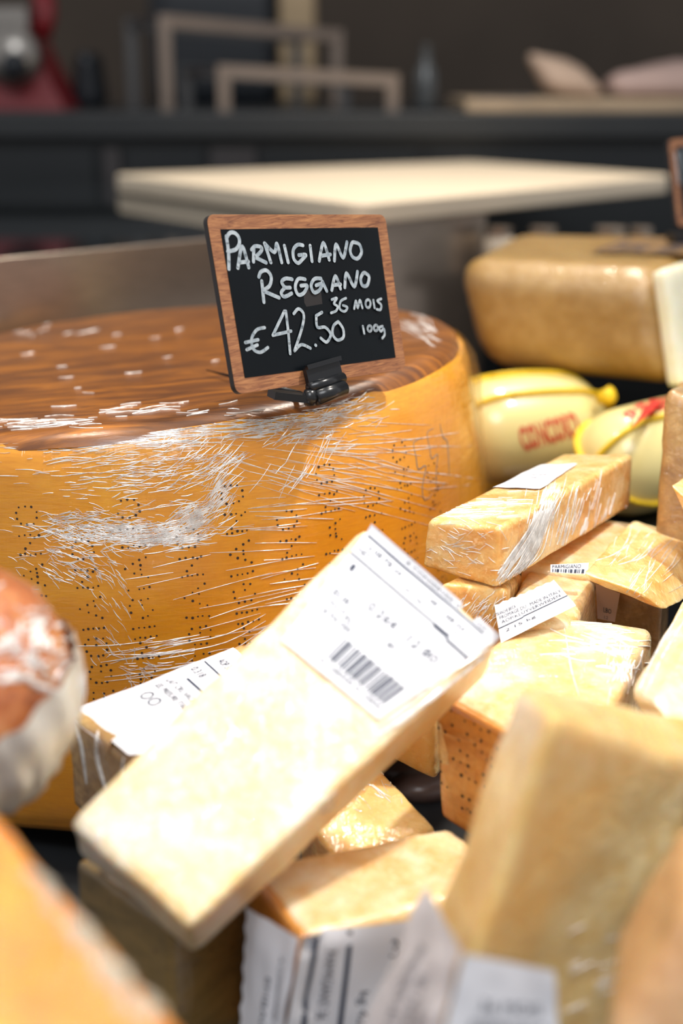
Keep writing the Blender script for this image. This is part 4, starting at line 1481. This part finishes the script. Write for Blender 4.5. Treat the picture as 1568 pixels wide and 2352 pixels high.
# O - glossy round cheese at the left edge
cO = U(-150, 1592, .545)
rO = thing('round_cheese', (cO.x, cO.y, cO.z - 0.045), 'blurred glossy round brown cheese in gathered film at the left edge', 'cheese', HEAP)
MO = Matrix.Translation(cO) @ Matrix.Rotation(math.radians(-14), 4, 'Y') @ Matrix.Rotation(math.radians(12), 4, 'X')
bm = bmesh.new()
lathe(bm, [(0, -0.038), (0.025, -0.037), (0.040, -0.032), (0.048, -0.024), (0.053, -0.012), (0.0545, 0.0), (0.053, 0.012), (0.048, 0.024), (0.040, 0.033), (0.025, 0.039), (0, 0.040)], MO, 64)
bmesh.ops.subdivide_edges(bm, edges=list(bm.edges), cuts=1, use_grid_fill=True, smooth=0.4)
for v in bm.verts:
    v.co += (v.co - cO).normalized() * (noise.noise(v.co * 70) * 0.0022 + noise.noise(v.co * 180) * 0.0009)
bO = from_bm('rind', bm, M['glossy_brown'], rO)
bm = bmesh.new()
lathe(bm, [(0, -0.058), (0.006, -0.057), (0.016, -0.052), (0.030, -0.045), (0.043, -0.034), (0.051, -0.022), (0.0555, -0.008), (0.0562, 0.002)], MO, 64)
bmesh.ops.subdivide_edges(bm, edges=list(bm.edges), cuts=1, use_grid_fill=True, smooth=0.3)
for v in bm.verts:
    l = MO.inverted() @ v.co
    an = math.atan2(l.y, l.x)
    v.co += (v.co - cO).normalized() * (noise.noise(v.co * 70) * 0.0018 + 0.0010 * math.sin(an * 26 + 5 * noise.noise(v.co * 40)) + 0.0006)
    if l.z > -0.002:
        v.co += Vector((0, 0, 0.006 * noise.noise(Vector((an * 3, 0, 1)))))
from_bm('gathered_film', bm, M['film_white'], rO)
rO_ = random.Random(4)
folds(rO, bO, scatter_lines(60, 70, 1480, 60, 60, 20, 40, 20, 60, 0.1, rO_), 0.0018)

# P - orange wedge at the bottom left corner
topP = quad_loop((-20, 1850, .385), (-420, 1800, .40), (-300, 2500, .32), (450, 2390, .338))
botP = shifted(topP, (-0.012, 0.02, -0.06))
rP, bP = piece('cheese_wedge', 'blurred bright orange cheese wedge in the bottom left corner', topP, botP, 'paste_orange', 0.006, 0.0016, 50, 15, 24)

rP_ = random.Random(6)
L = []
for k in range(46):
    tt = rP_.uniform(0.15, 1.0)
    x, y = lerp(40, 330, tt) + rP_.gauss(0, 16), lerp(1950, 2330, tt) + rP_.gauss(0, 12)
    a_ = math.radians(rP_.gauss(-50, 20)); l_ = rP_.uniform(14, 40)
    L.append([(x - l_ * math.cos(a_), y + l_ * math.sin(a_)), (x, y), (x + l_ * math.cos(a_), y - l_ * math.sin(a_))])
folds(rP, bP, L, 0.0022, 3, 'glint')  # ridges added to make bright glints along the wedge edge

# Q - shaded rind piece under the long wedge
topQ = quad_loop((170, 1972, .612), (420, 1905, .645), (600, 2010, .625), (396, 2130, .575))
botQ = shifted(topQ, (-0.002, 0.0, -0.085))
rQ, bQ = piece('cheese_wedge', 'dark shaded rind wedge standing beneath the near end of the long wedge', topQ, botQ, 'shaded_rind', 0.003, 0.0008, 40, 16, pname='rind')

# R, S - pale piece and shaded block at the lower right edge
topR = quad_loop((1464, 2096, .575), (1590, 1860, .64), (1720, 1960, .62), (1512, 2156, .555))
botR = shifted(topR, (0.002, 0.0, -0.05))
rR, bR_ = piece('cheese_wedge', 'small pale cheese corner showing right of the large front block', topR, botR, 'paste_pale', 0.003, 0.001, 50, 17)
side_skin(rR, topR, botR, 0, 3, 'rind', seed=7)
sTL, sTR, sBR, sBL = U(1566, 2098, .440), U(1760, 2130, .420), U(1700, 2520, .420), U(1380, 2410, .432)
sk = Vector((0.012, 0.05, 0.006))
topS = [sTL, sTL + sk, sTR + sk, sTR]
botS = [sBL, sBL + sk, sBR + sk, sBR]
rS, bS = piece('cheese_block', 'blurred light brown cheese block in the bottom right corner', topS, botS, 'paste_shaded', 0.005, 0.0015, 40, 18)

# V, W - wrapped cheese standing at the right edge, golden tip in front
topV = quad_loop((1528, 895, .835), (1560, 870, .88), (1720, 900, .88), (1690, 960, .82))
botV = quad_loop((1500, 1262, .840), (1540, 1230, .885), (1730, 1240, .88), (1700, 1290, .82))
rV, bV = piece('cheese_pack', 'tall brown wrapped cheese standing at the right edge beside the corded cheese', topV, botV, 'wrap_brown', 0.006, 0.002, 40, 19)
topW = quad_loop((1538, 1112, .79), (1590, 1080, .82), (1680, 1130, .81), (1600, 1170, .775))
botW = shifted(topW, (0.012, 0.0, -0.022))
rW, bW = piece('cheese_wedge', 'tip of a golden cheese wedge poking in at the right edge', topW, botW, 'paste_gold', 0.002, 0.0008, 50, 20)

# dark offcuts on the tray in the gap
for px, py, rad_, lab in ((930, 1782, 0.014, 'dark brown round offcut at the back of the gap on the tray'), (968, 1822, 0.017, 'dark brown round offcut lying nearer in the gap')):
    p = on_plane(px, py, (0, 0, DECK), Z1)
    bm = bmesh.new()
    lathe(bm, [(0, 0), (rad_ * 0.9, 0), (rad_, 0.004), (rad_ * 0.95, 0.009), (rad_ * 0.6, 0.012), (0, 0.0125)], Matrix.Translation((p.x, p.y, DECK)) @ Matrix.Diagonal((1.2, 0.9, 1, 1)), 20)
    tag(from_bm('cheese_offcut', bm, M['offcut'], None), lab, 'offcut', 'dark offcuts in the gap')
